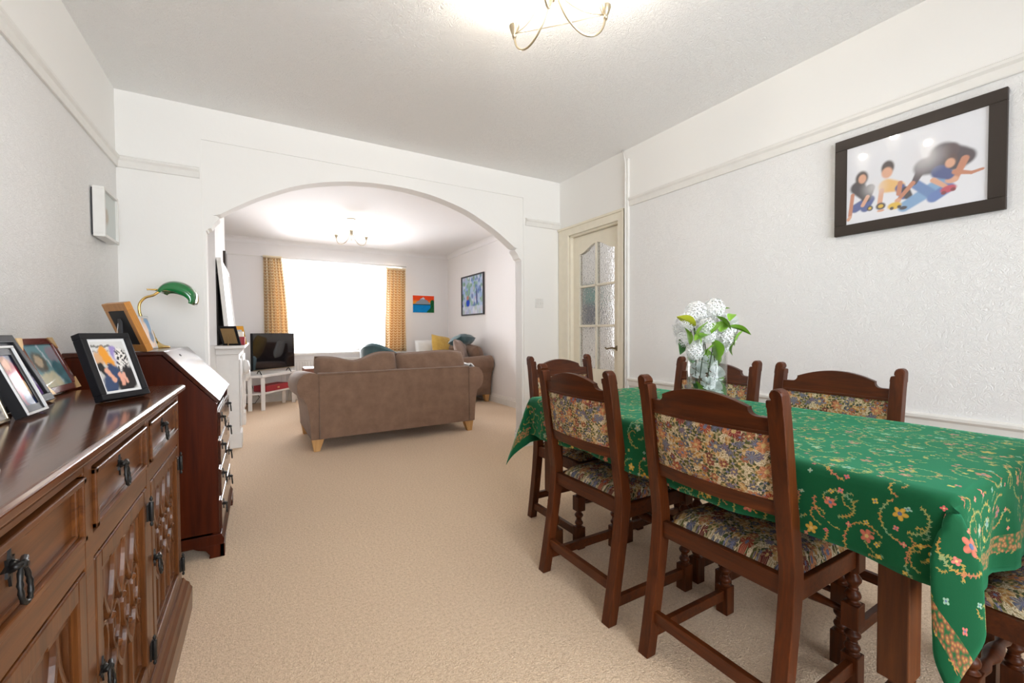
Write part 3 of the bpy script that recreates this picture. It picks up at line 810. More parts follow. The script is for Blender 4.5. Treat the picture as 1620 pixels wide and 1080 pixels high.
# dining chair (front faces local +x, origin on the floor below the seat)
def make_chair():
    root = thing('dining_chair', 'dark oak dining chair', 'chair')
    D2, Wy = 0.2315, 0.225
    XO = [(0, 0), (0.15, 0.028), (0.34, 0.058), (0.45, 0.066), (0.57, 0.050), (0.70, 0.030), (0.83, 0.012), (0.925, -0.006)]
    def xo(z): return -D2+interp(XO, z)
    for s in (-1, 1):                                            # rear legs run up into the back posts
        y0, y1 = s*Wy, s*(Wy-0.040); ya, yb = min(y0, y1), max(y0, y1)
        zs = [0, .1, .2, .3, .38, .43, .46, .50, .55, .62, .70, .78, .84, .884]
        dep = [(0, .040), (.3, .042), (.43, .046), (.5, .044), (.62, .040), (.89, .038)]
        back = [(xo(z), z) for z in zs]; front = [(xo(z)+interp(dep, z), z) for z in zs]
        b = MB(); b.prism(back+front[::-1], 'y', ya, yb)
        b.build('rear_leg', M_chair, root, bevel=0.0025)
        b = MB()
        # finial: rounded cap with a small notch and shoulder on the inner side
        zt = 0.884; xb = xo(zt)
        w_ = 0.040
        zl = zt-0.008
        prof_ = [(0, zl), (0, 0.910), (0.002, 0.917), (0.007, 0.9225), (0.014, 0.925), (0.020, 0.924), (0.026, 0.920), (0.030, 0.913), (0.0305, 0.905), (0.027, 0.8985), (0.028, 0.8965), (0.038, 0.8955), (w_, 0.892), (w_, zl)]
        n_ = len(prof_); vs_ = []
        for (x0_, ins) in ((xb-0.0004, 0.003), (xb+0.004, 0), (xb+0.032, 0), (xb+0.0384, 0.004)):
            for t_, z_ in prof_:
                vs_.append((x0_+(xo(z_)-xb), y0-s*(t_ if z_ <= zt else t_+(ins if t_ < 0.02 else -ins)*0.4), z_ if z_ <= zt else z_-ins*((z_-zt)/0.04)))
        fs_ = [tuple(range(n_)), tuple(3*n_+i for i in range(n_))[::-1]]
        for k_ in range(3):
            for i in range(n_):
                j = (i+1) % n_; fs_.append((k_*n_+i, k_*n_+j, (k_+1)*n_+j, (k_+1)*n_+i))
        b.add([(x_, y_+(0.0004 if y_ > s*(Wy-0.02) else -0.0004), z_) for x_, y_, z_ in vs_], fs_)
        b.build('finial', M_chair, root)
    for s in (-1, 1):                                            # turned front legs
        cy = s*(Wy-0.0225); cx = D2-0.0225; h = 0.0225
        b = MB()
        b.box(cx-h, cx+h, cy-h, cy+h, 0, 0.105)
        b.lathe([(r*0.72, 0.105+z*0.43) for r, z in TURN], (cx, cy, 0), 14)
        b.box(cx-h, cx+h, cy-h, cy+h, 0.186, 0.258)
        b.lathe([(r*0.72, 0.258+z*0.53) for r, z in TURN], (cx, cy, 0), 14)
        b.box(cx-h, cx+h, cy-h, cy+h, 0.358, 0.424)
        b.build('front_leg', M_chair, root, bevel=0.003)
    # seat rails
    b = MB(); xr = xo(0.43)
    b.box(xr+0.008, xr+0.030, -Wy+0.038, Wy-0.038, 0.385, 0.438)
    b.box(D2-0.034, D2-0.010, -Wy+0.040, Wy-0.040, 0.372, 0.424)
    for s in (-1, 1):
        y0 = s*(Wy-0.008); y1 = s*(Wy-0.030); b.box(xr+0.02, D2-0.03, min(y0, y1), max(y0, y1), 0.372, 0.426)
    b.build('seat_rail', M_chair_x, root, bevel=0.003)
    # stretchers
    b = MB(); b.box(xo(.13)+0.010, xo(.13)+0.030, -Wy+0.035, Wy-0.035, 0.108, 0.146); b.build('rear_stretcher', M_chair_x, root, bevel=0.002)
    for s in (-1, 1):
        y0 = s*(Wy-0.012); y1 = s*(Wy-0.032); b = MB(); b.box(xo(.08)+0.02, D2-0.03, min(y0, y1), max(y0, y1), 0.052, 0.090); b.build('side_stretcher', M_chair_x, root, bevel=0.002)
    b = MB()
    prof = [(0.009, 0), (0.011, 0.05), (0.016, 0.10), (0.010, 0.13), (0.017, 0.165), (0.019, 0.19), (0.017, 0.215), (0.010, 0.25), (0.016, 0.28), (0.011, 0.33), (0.009, 0.38)]
    b.lathe([(r, z-0.19) for r, z in prof], seg=12, M=Matrix.Translation((D2-0.022, 0, 0.222)) @ Matrix.Rotation(radians(90), 4, 'X'))
    b.build('front_stretcher', M_chair, root)
    # upholstered seat
    def seat(u, v):
        a, c = 2*u-1, 2*v-1
        x = (xr+0.026)+(D2-0.012-(xr+0.026))*u; y = c*(Wy-0.022)
        if u < 0.12: y = c*(Wy-0.042)
        e = (1-abs(a)**6)*(1-abs(c)**6)
        return (x, y, 0.428+0.034*e**0.6+0.012*(1-a*a)*(1-c*c))
    b = MB(); b.grid(seat, 22, 22); b.grid(lambda u, v: (seat(u, v)[0], seat(u, v)[1], 0.418), 2, 2)
    b.build('seat', M_tap, root)
    # back: bowed top rail with stepped arch, tapestry panel, bottom rail
    yi = Wy-0.040
    def bow(y): return -0.016*(1-(y/yi)**2)
    def bar(top, bot, t, nm, mt, xoff=0.010, n=28):
        b = MB(); vs = []
        ys = [-yi-0.003+(2*yi+0.006)*i/n for i in range(n+1)]
        if nm == 'top_rail':
            st_ = [0, .02, .04, .06, .08, .10, .115, .125, yi-0.0535, yi-0.053, yi-0.0495, yi-0.049, yi-0.046, yi-0.043, yi-0.040, yi-0.036, yi-0.030, yi-0.028, yi-0.014, yi+0.003]
            ys = sorted([-v for v in st_[1:]]+st_); n = len(ys)-1
        for y in ys:
            zt, zb = top(y), bot(y)
            xt, xb_ = xo(zt)+xoff+bow(y), xo(zb)+xoff+bow(y)
            vs += [(xb_, y, zb), (xt, y, zt), (xt+t, y, zt), (xb_+t, y, zb)]
        fs = []
        for i in range(n):
            for k in range(4):
                k2 = (k+1) % 4; fs.append((i*4+k, i*4+k2, (i+1)*4+k2, (i+1)*4+k))
        fs += [(0, 1, 2, 3), tuple(n*4+k for k in (3, 2, 1, 0))]
        b.add(vs, fs, 0, False)
        return b.build(nm, mt, root, bevel=0.0015)
    def top_rail(y):
        a = abs(y); e0 = yi-0.0532; e1 = yi-0.0492
        if a <= e0: return 0.872+0.028*(1-(a/e0)**2)
        if a <= e1: return 0.8715
        q = (a-e1)/(yi-0.028-e1)
        if q < 1: return 0.848+0.0165*(1-sqrt(max(0, 1-(1-q)**2)))
        return 0.848
    bar(top_rail, lambda y: 0.812+0.002*0, 0.020, 'top_rail', M_chair_x, n=64)
    bar(lambda y: 0.634, lambda y: 0.592+0.002, 0.020, 'lower_rail', M_chair_x)
    bar(lambda y: 0.8135, lambda y: 0.8035, 0.026, 'rail_bead', M_chair_x, 0.008)
    def pad(u, v, sgn):
        y = (2*u-1)*(yi-0.001); z = 0.628+(0.810-0.628)*v
        e = (1-abs(2*u-1)**8)*(1-abs(2*v-1)**8)
        return (xo(z)+0.020+bow(y)+sgn*(0.006+0.009*e), y, z)
    b = MB(); b.grid(lambda u, v: pad(u, v, -1), 20, 12); b.grid(lambda u, v: pad(u, v, 1), 20, 12)
    b.build('back_panel', M_tap, root)
    return root
ch0 = make_chair()
CG = 'tapestry dining chairs around the table'
chairs = [
    ((1.2985, 0.775), 0, 'oak dining chair with floral tapestry back, nearest on the open side of the table'),
    ((1.2920, 1.356), 0, 'oak dining chair with tapestry back on the open side of the table, nearer the arch'),
    ((1.545, 1.850), -90, 'oak dining chair at the far head of the table, back towards the arch and door'),
    ((1.8015, 1.365), 180, 'oak dining chair on the wall side, half hidden behind the flower vase'),
    ((1.8015, 0.838), 180, 'oak dining chair on the wall side, below the large framed family photograph'),
    ((1.640, 0.105), 90, 'oak dining chair at the near head of the table, only its seat corner visible'),
]
for i, ((x, y), a, lab) in enumerate(chairs):
    c = ch0 if i == 0 else copy_tree(ch0)
    c.location = (x, y, 0); c.rotation_euler = (0, 0, radians(a)); c['label'] = lab; c['group'] = CG

# ------------------------------------------------------------------ flowers in glass vase
VX, VY, VZ = 1.492, 1.05, TZ+0.003
vz = thing('glass_vase', 'tall clear glass cylinder vase on the green cloth, holding white flowers', 'vase', (VX, VY, VZ))
b = MB(); b.lathe([(0.002, 0.0), (0.068, 0.0), (0.072, 0.006), (0.072, 0.258), (0.070, 0.260), (0.068, 0.258), (0.068, 0.014), (0.002, 0.012)], seg=40, cap=False)
b.build('vase_glass', M_glass, vz)
bq = thing('flower_bouquet', 'white silk roses and hydrangeas with green leaves in the glass vase', 'flowers', (VX, VY, VZ+0.014))
def rose(c, r, nrm):
    b = MB(); q = Vector(nrm).normalized().to_track_quat('Z', 'Y').to_matrix().to_4x4(); Mx = Matrix.Translation(c) @ q
    for ring, (n, rr, op, h) in enumerate(((3, 0.26, 0.25, 1.0), (4, 0.50, 0.45, 0.78), (5, 0.78, 0.75, 0.42), (6, 1.0, 1.15, 0.02))):
        for k in range(n):
            a0 = 2*pi*(k+ring*0.37)/n; wd = 2*pi/n*0.72
            def P(u, v, a0=a0, wd=wd, rr=rr, op=op, h=h):
                a = a0+(u-0.5)*wd*(1+0.15*sin(pi*v)); rad = r*rr*(0.25+0.75*sin(v*pi/2)**0.8)*(1+0.12*v)
                z = r*(h*v+(-0.45)*(1-v)-op*0.25*max(0, v-0.75)*(1-abs(2*u-1)))+0.06*r*cos(pi*(2*u-1))*v
                return Mx @ Vector((rad*cos(a), rad*sin(a), z))
            b.grid(P, 5, 5)
    return b
def hydrangea(c, r, n=120, sq=1.0):
    b = MB()
    for k in range(n):
        ph = math.acos(1-2*(k+0.5)/n); th = pi*(1+5**0.5)*k
        d = Vector((sin(ph)*cos(th), sin(ph)*sin(th), cos(ph)*sq)); p = Vector(c)+d*r*random.uniform(0.85, 1.05)
        q = (Matrix.Translation(p) @ d.normalized().to_track_quat('Z', 'Y').to_matrix().to_4x4() @ Matrix.Rotation(random.uniform(0, pi), 4, 'Z'))
        s = r*random.uniform(0.20, 0.30)
        for m in range(4):
            a = m*pi/2; vs = [(0, 0, 0), (s*0.6*cos(a-0.5), s*0.6*sin(a-0.5), s*0.2), (s*cos(a), s*sin(a), s*random.uniform(0, 0.35)), (s*0.6*cos(a+0.5), s*0.6*sin(a+0.5), s*0.2)]
            b.add([q @ Vector(v) for v in vs], [(0, 1, 2, 3)], 0, True)
    return b
def leaf(p0, p1, w, bend=0.02, twist=0.0):
    p0, p1 = Vector(p0), Vector(p1); d = p1-p0; L = d.length; d.normalize()
    side = d.cross(Vector((0.2, 0.1, 1))).normalized(); up = side.cross(d)
    side = side*cos(twist)+up*sin(twist); up = side.cross(d)
    b = MB()
    def P(u, v):
        ww = w*sin(pi*min(1, v*1.02))**0.75*(1-0.3*v); a = 2*u-1
        return p0+d*L*v+side*a*ww+up*(bend*sin(pi*v)-0.25*ww*(1-abs(a)))
    b.grid(P, 7, 9); return b
# camera-facing directions used only to spread blooms around the vase
A_ = Vector((0.575, 0.818, 0)); Rr = Vector((0.818, -0.575, 0))     # away / right, seen from the room's open side
def at(r, up, a=0.0): return Rr*r+A_*a+Vector((0, 0, up))
hyd = [(at(-0.085, 0.345, -0.02), 0.036), (at(-0.035, 0.385, 0.01), 0.042), (at(0.025, 0.395, 0), 0.040), (at(0.055, 0.345, 0.05), 0.045), (at(-0.018, 0.325, -0.06), 0.034),
       (at(-0.018, 0.295, -0.062), 0.030), (at(-0.092, 0.28, -0.02), 0.030), (at(0.048, 0.29, -0.055), 0.038), (at(-0.065, 0.235, -0.06), 0.032), (at(0.0, 0.36, 0.08), 0.05), (at(-0.06, 0.32, 0.07), 0.045), (at(0.045, 0.255, -0.03), 0.028), (at(-0.06, 0.265, -0.05), 0.026)]
for c, r in hyd: hydrangea(c, r).build('hydrangea', M_petal, bq, fix=False)
for c, r, n in ((at(0.075, 0.34, -0.01), 0.040, at(0.5, 0.5, -1)), (at(-0.005, 0.075, -0.040), 0.030, at(0.0, 0.2, -1)), (at(0.02, 0.10, -0.030), 0.028, at(0.3, 0.1, -1)), (at(0.035, 0.055, -0.028), 0.026, at(0.3, -0.2, -1)), (at(0.012, 0.025, -0.036), 0.030, at(0.1, -0.2, -1)), (at(-0.01, 0.115, -0.045), 0.024, at(-0.3, 0.5, -1)), (at(0.03, 0.15, -0.025), 0.028, at(0.1, 0.4, -1)), (at(-0.03, 0.16, 0.0), 0.030, at(-0.2, 0.3, -1)), (at(0.01, 0.19, 0.02), 0.03, at(-0.2, 0.3, -1))):
    rose(c, r, n).build('rose', M_petal if c.z > 0.2 else M_petal_cool, bq, fix=False)
lv = [(at(-0.06, 0.33, -0.03), at(-0.135, 0.365, -0.04), 0.022, M_leaf_yellow), (at(-0.02, 0.30, -0.06), at(-0.085, 0.275, -0.085), 0.026, M_leaf), (at(-0.03, 0.345, -0.07), at(-0.075, 0.29, -0.09), 0.024, M_leaf),
      (at(-0.09, 0.26, -0.05), at(-0.112, 0.325, -0.06), 0.018, M_leaf), (at(0.0, 0.365, -0.06), at(0.045, 0.31, -0.085), 0.028, M_leaf), (at(0.01, 0.31, -0.06), at(0.045, 0.34, -0.07), 0.022, M_leaf),
      (at(0.045, 0.33, -0.05), at(0.125, 0.295, -0.06), 0.018, M_leaf), (at(0.10, 0.31, -0.05), at(0.065, 0.255, -0.06), 0.026, M_leaf), (at(0.0, 0.28, -0.04), at(0.01, 0.20, -0.055), 0.03, M_leaf), (at(0.0, 0.26, -0.05), at(-0.03, 0.22, -0.055), 0.022, M_leaf),
      (at(-0.06, 0.11, -0.02), at(-0.01, 0.05, -0.05), 0.026, M_leaf_dark), (at(-0.055, 0.07, -0.03), at(-0.02, 0.01, -0.05), 0.028, M_leaf_dark), (at(0.04, 0.12, -0.03), at(0.055, 0.03, -0.03), 0.022, M_leaf_dark), (at(0.0, 0.05, -0.05), at(-0.035, 0.015, -0.045), 0.022, M_leaf), (at(0.055, 0.12, -0.02), at(0.02, 0.125, -0.05), 0.016, M_leaf), (at(-0.05, 0.12, -0.03), at(-0.04, 0.045, -0.05), 0.022, M_leaf), (at(0.03, 0.37, 0.05), at(0.10, 0.40, 0.06), 0.02, M_leaf), (at(-0.1, 0.28, 0.03), at(-0.11, 0.22, 0.0), 0.02, M_leaf_dark)]
lv = [(p0+(A_*-0.028 if p0.z > 0.2 else Vector()), p1+(A_*-0.03 if p1.z > 0.2 else Vector()), w*(1.25 if p0.z > 0.2 else 1), mt) for p0, p1, w, mt in lv]
lv += [(at(x0, z0, 0.015), at(x0+dx, z0-0.06, 0.02), 0.024, M_leaf_dark if i % 2 else M_leaf) for i, (x0, z0, dx) in enumerate(((-0.045, 0.09, .02), (-0.01, 0.10, -.02), (0.03, 0.09, .015), (-0.03, 0.18, .02), (0.02, 0.18, -.02), (0.045, 0.14, 0.0), (0.0, 0.24, .02), (-0.045, 0.24, 0), (0.04, 0.23, 0)))]
lv += [(at(0.02, 0.345, -0.085), at(-0.02, 0.30, -0.10), 0.024, M_leaf), (at(-0.075, 0.315, -0.07), at(-0.055, 0.26, -0.095), 0.022, M_leaf), (at(0.07, 0.27, -0.085), at(0.06, 0.22, -0.09), 0.02, M_leaf), (at(0.09, 0.375, -0.02), at(0.055, 0.345, -0.07), 0.018, M_leaf)]
for k, (p0, p1, w, mt) in enumerate(lv): leaf(p0, p1, w, 0.012, (k*0.7) % 1.2-0.4).build('leaf', mt, bq, fix=False)
b = MB()
for k in range(9):
    a = k*0.7; b.tube([(0.03*cos(a), 0.03*sin(a), 0.0), (0.04*cos(a+1), 0.04*sin(a+1), 0.12), (0.045*cos(a+1.4), 0.045*sin(a+1.4), 0.24), (0.06*cos(a+1.5), 0.06*sin(a+1.5), 0.33)], 0.0022, 5)
b.tube([at(0.10, 0.345, 0), at(0.118, 0.335, 0), at(0.112, 0.305, 0), at(0.10, 0.28, 0)], 0.0018, 5)
b.build('stems', M_stem, bq, fix=False)

# ------------------------------------------------------------------ sideboard
SBX, SB0, SB1, SBT = -0.270, 0.505, 2.020, 0.870
sb = thing('sideboard', 'dark oak sideboard with carved gothic doors along the left wall', 'sideboard', (0, 0, 0))
b = MB()
nose = [(SBX+0.021, SBT-0.006), (SBX+0.021, SBT-0.018), (SBX+0.014, SBT-0.026), (SBX+0.006, SBT-0.030), (XL+0.006, SBT-0.030), (XL+0.006, SBT), (SBX+0.015, SBT)]
b.prism(nose, 'y', SB0-0.02, SB1+0.022); b.build('top', M_side_top, sb, bevel=0.002)
dg = [(0.545, 1.020), (1.063, 1.487), (1.530, 1.988)]
b = MB()                                                     # carcass with face frame
b.box(XL+0.01, SBX-0.03, SB0, SB1, 0.10, SBT-0.030)
b.box(SBX-0.03, SBX, SB0+0.001, SB1-0.001, 0.822, SBT-0.0305); b.box(SBX-0.03, SBX, SB0, SB1, 0.655, 0.700); b.box(SBX-0.03, SBX, SB0, SB1, 0.10, 0.150)
for y0, y1 in ((SB0, dg[0][0]), (dg[0][1], dg[1][0]), (dg[1][1], dg[2][0]), (dg[2][1], SB1)): b.box(SBX-0.031, SBX+0.0006, y0, y1, 0.101, 0.839)
b.build('carcass', M_side, sb, bevel=0.002)
b = MB()
pr = [(XL+0.01, 0.0), (SBX+0.028, 0.0), (SBX+0.030, 0.085), (SBX+0.024, 0.095), (SBX+0.020, 0.108), (SBX+0.010, 0.116), (SBX+0.004, 0.128), (XL+0.01, 0.128)]
def cut_plinth():
    b = MB(); b.prism([p for p in pr], 'y', SB0-0.02, SB1+0.024); return b
cut_plinth().build('plinth', M_side, sb, bevel=0.002)
def iron_pull(parent, x, y, z, s=1.0, nm='handle'):
    s *= 0.78
    b = MB()
    star = []
    for k in range(16):
        a = pi/2+2*pi*k/16; r = (0.026 if k % 4 == 0 else (0.011 if k % 2 else 0.017))*s; star.append((y+r*cos(a), z+r*sin(a)*1.2))
    b.prism(star, 'x', x, x+0.003)
    Mx = Matrix.Translation((x+0.003, y, z)) @ Matrix.Rotation(radians(90), 4, 'Y')
    b.lathe([(0.011*s, 0), (0.009*s, 0.005*s), (0.006*s, 0.008*s), (0.008*s, 0.014*s), (0.004*s, 0.019*s)], seg=10, M=Mx)
    b.tube([(x+0.012*s, y-0.018*s, z+0.004*s), (x+0.016*s, y, z+0.001), (x+0.012*s, y+0.018*s, z+0.004*s)], 0.0052*s, 8)
    pts = []; rad = []
    for k in range(30):
        t = 2*pi*k/30; yy = y+0.015*s*sin(t)*(1-0.30*cos(t)); zz = z-0.030*s+0.030*s*cos(t)
        pts.append((x+0.015*s+0.004*(1-cos(t))/2, yy, zz)); rad.append((0.0040+0.0008*sin(t*12))*s)
    b.tube(pts, rad, 7, closed=True)
    return b.build(nm, M_iron, parent)
for y0, y1 in dg:                                            # drawers
    dr = MB()
    g = 0.004; Y0, Y1, Z0, Z1 = y0+g, y1-g, 0.705, 0.817
    dr.box(SBX-0.028, SBX-0.008, Y0, Y1, Z0, Z1)
    # raised moulding frame round the drawer front
    for q in ((Y0, Y1, Z0, Z0+0.012), (Y0, Y1, Z1-0.012, Z1), (Y0, Y0+0.014, Z0, Z1), (Y1-0.014, Y1, Z0, Z1)):
        dr.box(SBX-0.020, SBX+0.006, q[0], q[1], q[2], q[3])
    for q in ((Y0+0.014, Y1-0.014, Z0+0.012, Z0+0.019), (Y0+0.014, Y1-0.014, Z1-0.019, Z1-0.012), (Y0+0.014, Y0+0.024, Z0+0.012, Z1-0.012), (Y1-0.024, Y1-0.014, Z0+0.012, Z1-0.012)):
        dr.box(SBX-0.020, SBX-0.001, q[0], q[1], q[2], q[3])
    d = dr.build('drawer', M_side, sb, bevel=0.0025)
    iron_pull(d, SBX-0.008, (Y0+Y1)/2+ (0.0), 0.772, 1.05)
def arcpts(p0, p1, bulge, n=10):
    # arc from p0 to p1 bulging to the left of direction by 'bulge' * length
    (x0, y0), (x1, y1) = p0, p1; L = hypot(x1-x0, y1-y0); nx, ny = -(y1-y0)/L, (x1-x0)/L
    return [(x0+(x1-x0)*t+nx*bulge*L*4*t*(1-t), y0+(y1-y0)*t+ny*bulge*L*4*t*(1-t)) for t in [k/n for k in range(n+1)]]
for di, (y0, y1) in enumerate(dg):                            # doors with gothic tracery
    g = 0.004; Y0, Y1, Z0, Z1 = y0+g, y1-g, 0.154, 0.651
    sw_ = 0.036
    fr = MB()
    fr.box(SBX-0.024, SBX+0.002, Y0, Y0+sw_, Z0, Z1); fr.box(SBX-0.024, SBX+0.002, Y1-sw_, Y1, Z0, Z1)
    fr.box(SBX-0.024, SBX+0.002, Y0+sw_, Y1-sw_, Z0, Z0+sw_); fr.box(SBX-0.024, SBX+0.002, Y0+sw_, Y1-sw_, Z1-sw_, Z1)
    d = fr.build('door', M_side_z, sb, bevel=0.003)
    a0, a1, c0, c1 = Y0+sw_, Y1-sw_, Z0+sw_, Z1-sw_
    q = MB(); q.box(SBX-0.028, SBX-0.016, a0, a1, c0, c1)
    q.build('panel', M_side_z, d)
    q = MB(); nb = 4; w = (a1-a0-0.012)/nb; s0 = a0+0.006; base = SBX-0.0162
    rw, rh = 0.015, 0.008
    # inner frame
    q.rib([(s0, c0+0.006), (s0, c1-0.006)], rw, rh, base=base); q.rib([(s0+nb*w, c0+0.006), (s0+nb*w, c1-0.006)], rw, rh, base=base)
    q.rib([(s0, c0+0.008), (s0+nb*w, c0+0.008)], rw, rh, base=base)
    zt, zm1, zm0, zs = c1-0.008, c0+0.285, c0+0.205, c0+0.130
    for k in range(nb):
        L_, R__ = s0+k*w, s0+(k+1)*w; m = (L_+R__)/2
        # top light block
        q.rib([(L_+0.008, zt-0.004), (R__-0.008, zt-0.004)], rw*1.2, rh*1.2, base=base)
        # upper pointed arches (two interlaced per bay)
        q.rib(arcpts((L_, zm1), (m, zt-0.012), -0.10), rw, rh, base=base); q.rib(arcpts((R__, zm1), (m, zt-0.012), 0.10), rw, rh, base=base)
        pass
        # lower lancet
        q.rib([(L_, c0+0.008), (L_, zs)], rw, rh, base=base)
        q.rib(arcpts((L_, zs), (m, zm0), -0.14), rw, rh, base=base); q.rib(arcpts((R__, zs), (m, zm0), 0.14), rw, rh, base=base)
        # long oval loops
        ov = [(m+0.30*w*sin(t), (zm0+zm1)/2+0.048*cos(t)) for t in [2*pi*i/20 for i in range(20)]]
        q.rib(ov, rw*0.75, rh, base=base, closed=True)
        q.rib([(m+0.10*w*sin(t), (zm0+zm1)/2+0.026*cos(t)) for t in [2*pi*i/12 for i in range(12)]], rw*0.6, rh*0.5, base=base, closed=True)
        # bead above and below
        q.lathe([(0.008, 0), (0.006, 0.005), (0.0, 0.007)], seg=8, M=Matrix.Translation((base+0.010, m, zm0-0.004)) @ Matrix.Rotation(radians(90), 4, 'Y'), cap=False)
        if k: q.lathe([(0.008, 0), (0.006, 0.005), (0.0, 0.007)], seg=8, M=Matrix.Translation((base+0.010, L_, zm1)) @ Matrix.Rotation(radians(90), 4, 'Y'), cap=False)
    q.build('tracery', M_side_z, d)
    hy0 = Y1-sw_/2 if di == 0 else Y0+sw_/2
    iron_pull(d, SBX+0.002, hy0+(0.0), 0.430, 1.0)
    hyy = Y0-0.002 if di == 0 else Y1+0.002
    for hz in (0.585, 0.205):
        q = MB(); q.tube([(SBX+0.010, hyy, hz-0.026), (SBX+0.010, hyy, hz+0.026)], 0.0055, 8)
        q.lathe([(0.003, -0.040), (0.0045, -0.034), (0.0025, -0.028)], (SBX+0.010, hyy, hz), 8); q.lathe([(0.0025, 0.028), (0.0045, 0.034), (0.001, 0.042)], (SBX+0.010, hyy, hz), 8)
        q.box(SBX+0.002, SBX+0.006, hyy-0.016, hyy+0.014, hz-0.022, hz+0.022); q.build('hinge', M_iron, d, bevel=0.001)

# ------------------------------------------------------------------ bureau
BX, B0, B1 = -0.175, 2.460, 3.195
bu = thing('bureau', 'mahogany slope-front bureau with drawers, standing between sideboard and arch', 'bureau', (0, 0, 0))
XBk = -0.70
b = MB()
for y0, y1 in ((B0, B0+0.02), (B1-0.02, B1)):
    b.prism([(XBk, 0.10), (BX-0.006, 0.10), (BX-0.006, 0.730), (-0.385, 0.965), (XBk, 0.965)], 'y', y0, y1)
b.box(XBk, XBk+0.01, B0, B1, 0.1, 0.96); b.box(XBk, BX-0.03, B0, B1, 0.095, 0.12); b.box(XBk, BX-0.02, B0+0.02, B1-0.02, 0.70, 0.72)
b.build('carcass', M_mahog, bu, bevel=0.002)
b = MB(); b.box(XBk-0.005, -0.372, B0-0.006, B1+0.006, 0.966, 0.985); b.build('top', M_mahog_top, bu, bevel=0.004)
sl = atan2(0.985-0.740, -0.372-(-0.168))
b = MB(); p0 = Vector((-0.372, 0, 0.9845)); p1 = Vector((-0.168, 0, 0.744)); dd = (p1-p0).normalized(); nn = Vector((-dd.z, 0, dd.x)); nn = -nn if nn.z < 0 else nn
b.prism([(p0.x, p0.z), (p1.x, p1.z), (p1.x-nn.x*0.018, p1.z-nn.z*0.018), (p0.x-nn.x*0.018, p0.z-nn.z*0.018)], 'y', B0-0.006, B1+0.006)
fall = b.build('fall_front', M_mahog_top, bu, bevel=0.004)
q = MB(); kc = p0+(p1-p0)*0.12; q.lathe([(0.007, 0), (0.007, 0.002), (0.002, 0.003)], seg=10, M=Matrix.Translation((kc.x, (B0+B1)/2-0.12, kc.z)) @ nn.to_track_quat('Z', 'Y').to_matrix().to_4x4()); q.build('keyhole', M_iron, fall)
dz = [(0.112, 0.262), (0.272, 0.412), (0.422, 0.552), (0.562, 0.690)]
for z0, z1 in dz:
    q = MB(); q.box(BX-0.03, BX-0.004, B0+0.024, B1-0.024, z0, z1); q.box(BX-0.01, BX+0.004, B0+0.030, B1-0.030, z0+0.006, z1-0.006)
    d = q.build('drawer', M_mahog_top, bu, bevel=0.003)
    for yy in (B0+0.13, B1-0.13): iron_pull(d, BX+0.004, yy, (z0+z1)/2+0.02, 1.0)
    # escutcheon
b = MB()
b.prism([(XBk, 0.06), (BX+0.012, 0.06), (BX+0.014, 0.085), (BX+0.006, 0.098), (BX+0.002, 0.110), (XBk, 0.110)], 'y', B0-0.010, B1+0.010); b.build('base_moulding', M_mahog, bu, bevel=0.002)
for (x0, x1) in ((BX-0.10, BX+0.014), (XBk, XBk+0.10)):
    for (ya, yb, s) in ((B0-0.010, B0+0.010, 1), (B1-0.010, B1+0.010, -1)):
        fx = x1 if x1 > -0.3 else x0; sg = -1 if x1 > -0.3 else 1
        poly = [(fx, 0), (fx, 0.062), (fx+sg*0.125, 0.062), (fx+sg*0.105, 0.050), (fx+sg*0.075, 0.040), (fx+sg*0.058, 0.016), (fx+sg*0.062, 0.0)]
        q = MB(); q.prism(poly, 'y', ya, yb)
        if sg < 0:
            yf = ya if s > 0 else yb
            poly = [(yf, 0), (yf, 0.062), (yf+s*0.125, 0.062), (yf+s*0.105, 0.050), (yf+s*0.075, 0.040), (yf+s*0.058, 0.016), (yf+s*0.062, 0.0)]
            q.prism(poly, 'x', BX-0.006, BX+0.0135)
        q.build('bracket_foot', M_mahog, bu, bevel=0.002)

# ------------------------------------------------------------------ prints (pictures are flat in reality)
def ell(u, v, cx, cy, rx, ry, ang=0.0):
    dx, dy = u-cx, v-cy; c, s = cos(ang), sin(ang)
    a, b_ = dx*c+dy*s, -dx*s+dy*c
    return 1-smoothstep(0.72, 1.18, sqrt((a/rx)**2+(b_/ry)**2))
def cap(u, v, x0, y0, x1, y1, r, asp=1.0, r1=None):
    x0, x1, u = x0*asp, x1*asp, u*asp
    dx, dy = x1-x0, y1-y0; t = max(0, min(1, ((u-x0)*dx+(v-y0)*dy)/(dx*dx+dy*dy+1e-9)))
    rr = r+((r1 if r1 is not None else r)-r)*t
    return 1-smoothstep(0.75, 1.2, hypot(u-x0-dx*t, v-y0-dy*t)/rr)
def over(c, k, col): return tuple(a+(b_-a)*k for a, b_ in zip(c, col))
def n2(u, v, s): return 0.5+0.5*sin(u*s*12.9+sin(v*s*7.3)*2.1)*cos(v*s*9.7+sin(u*s*5.1)*1.7)

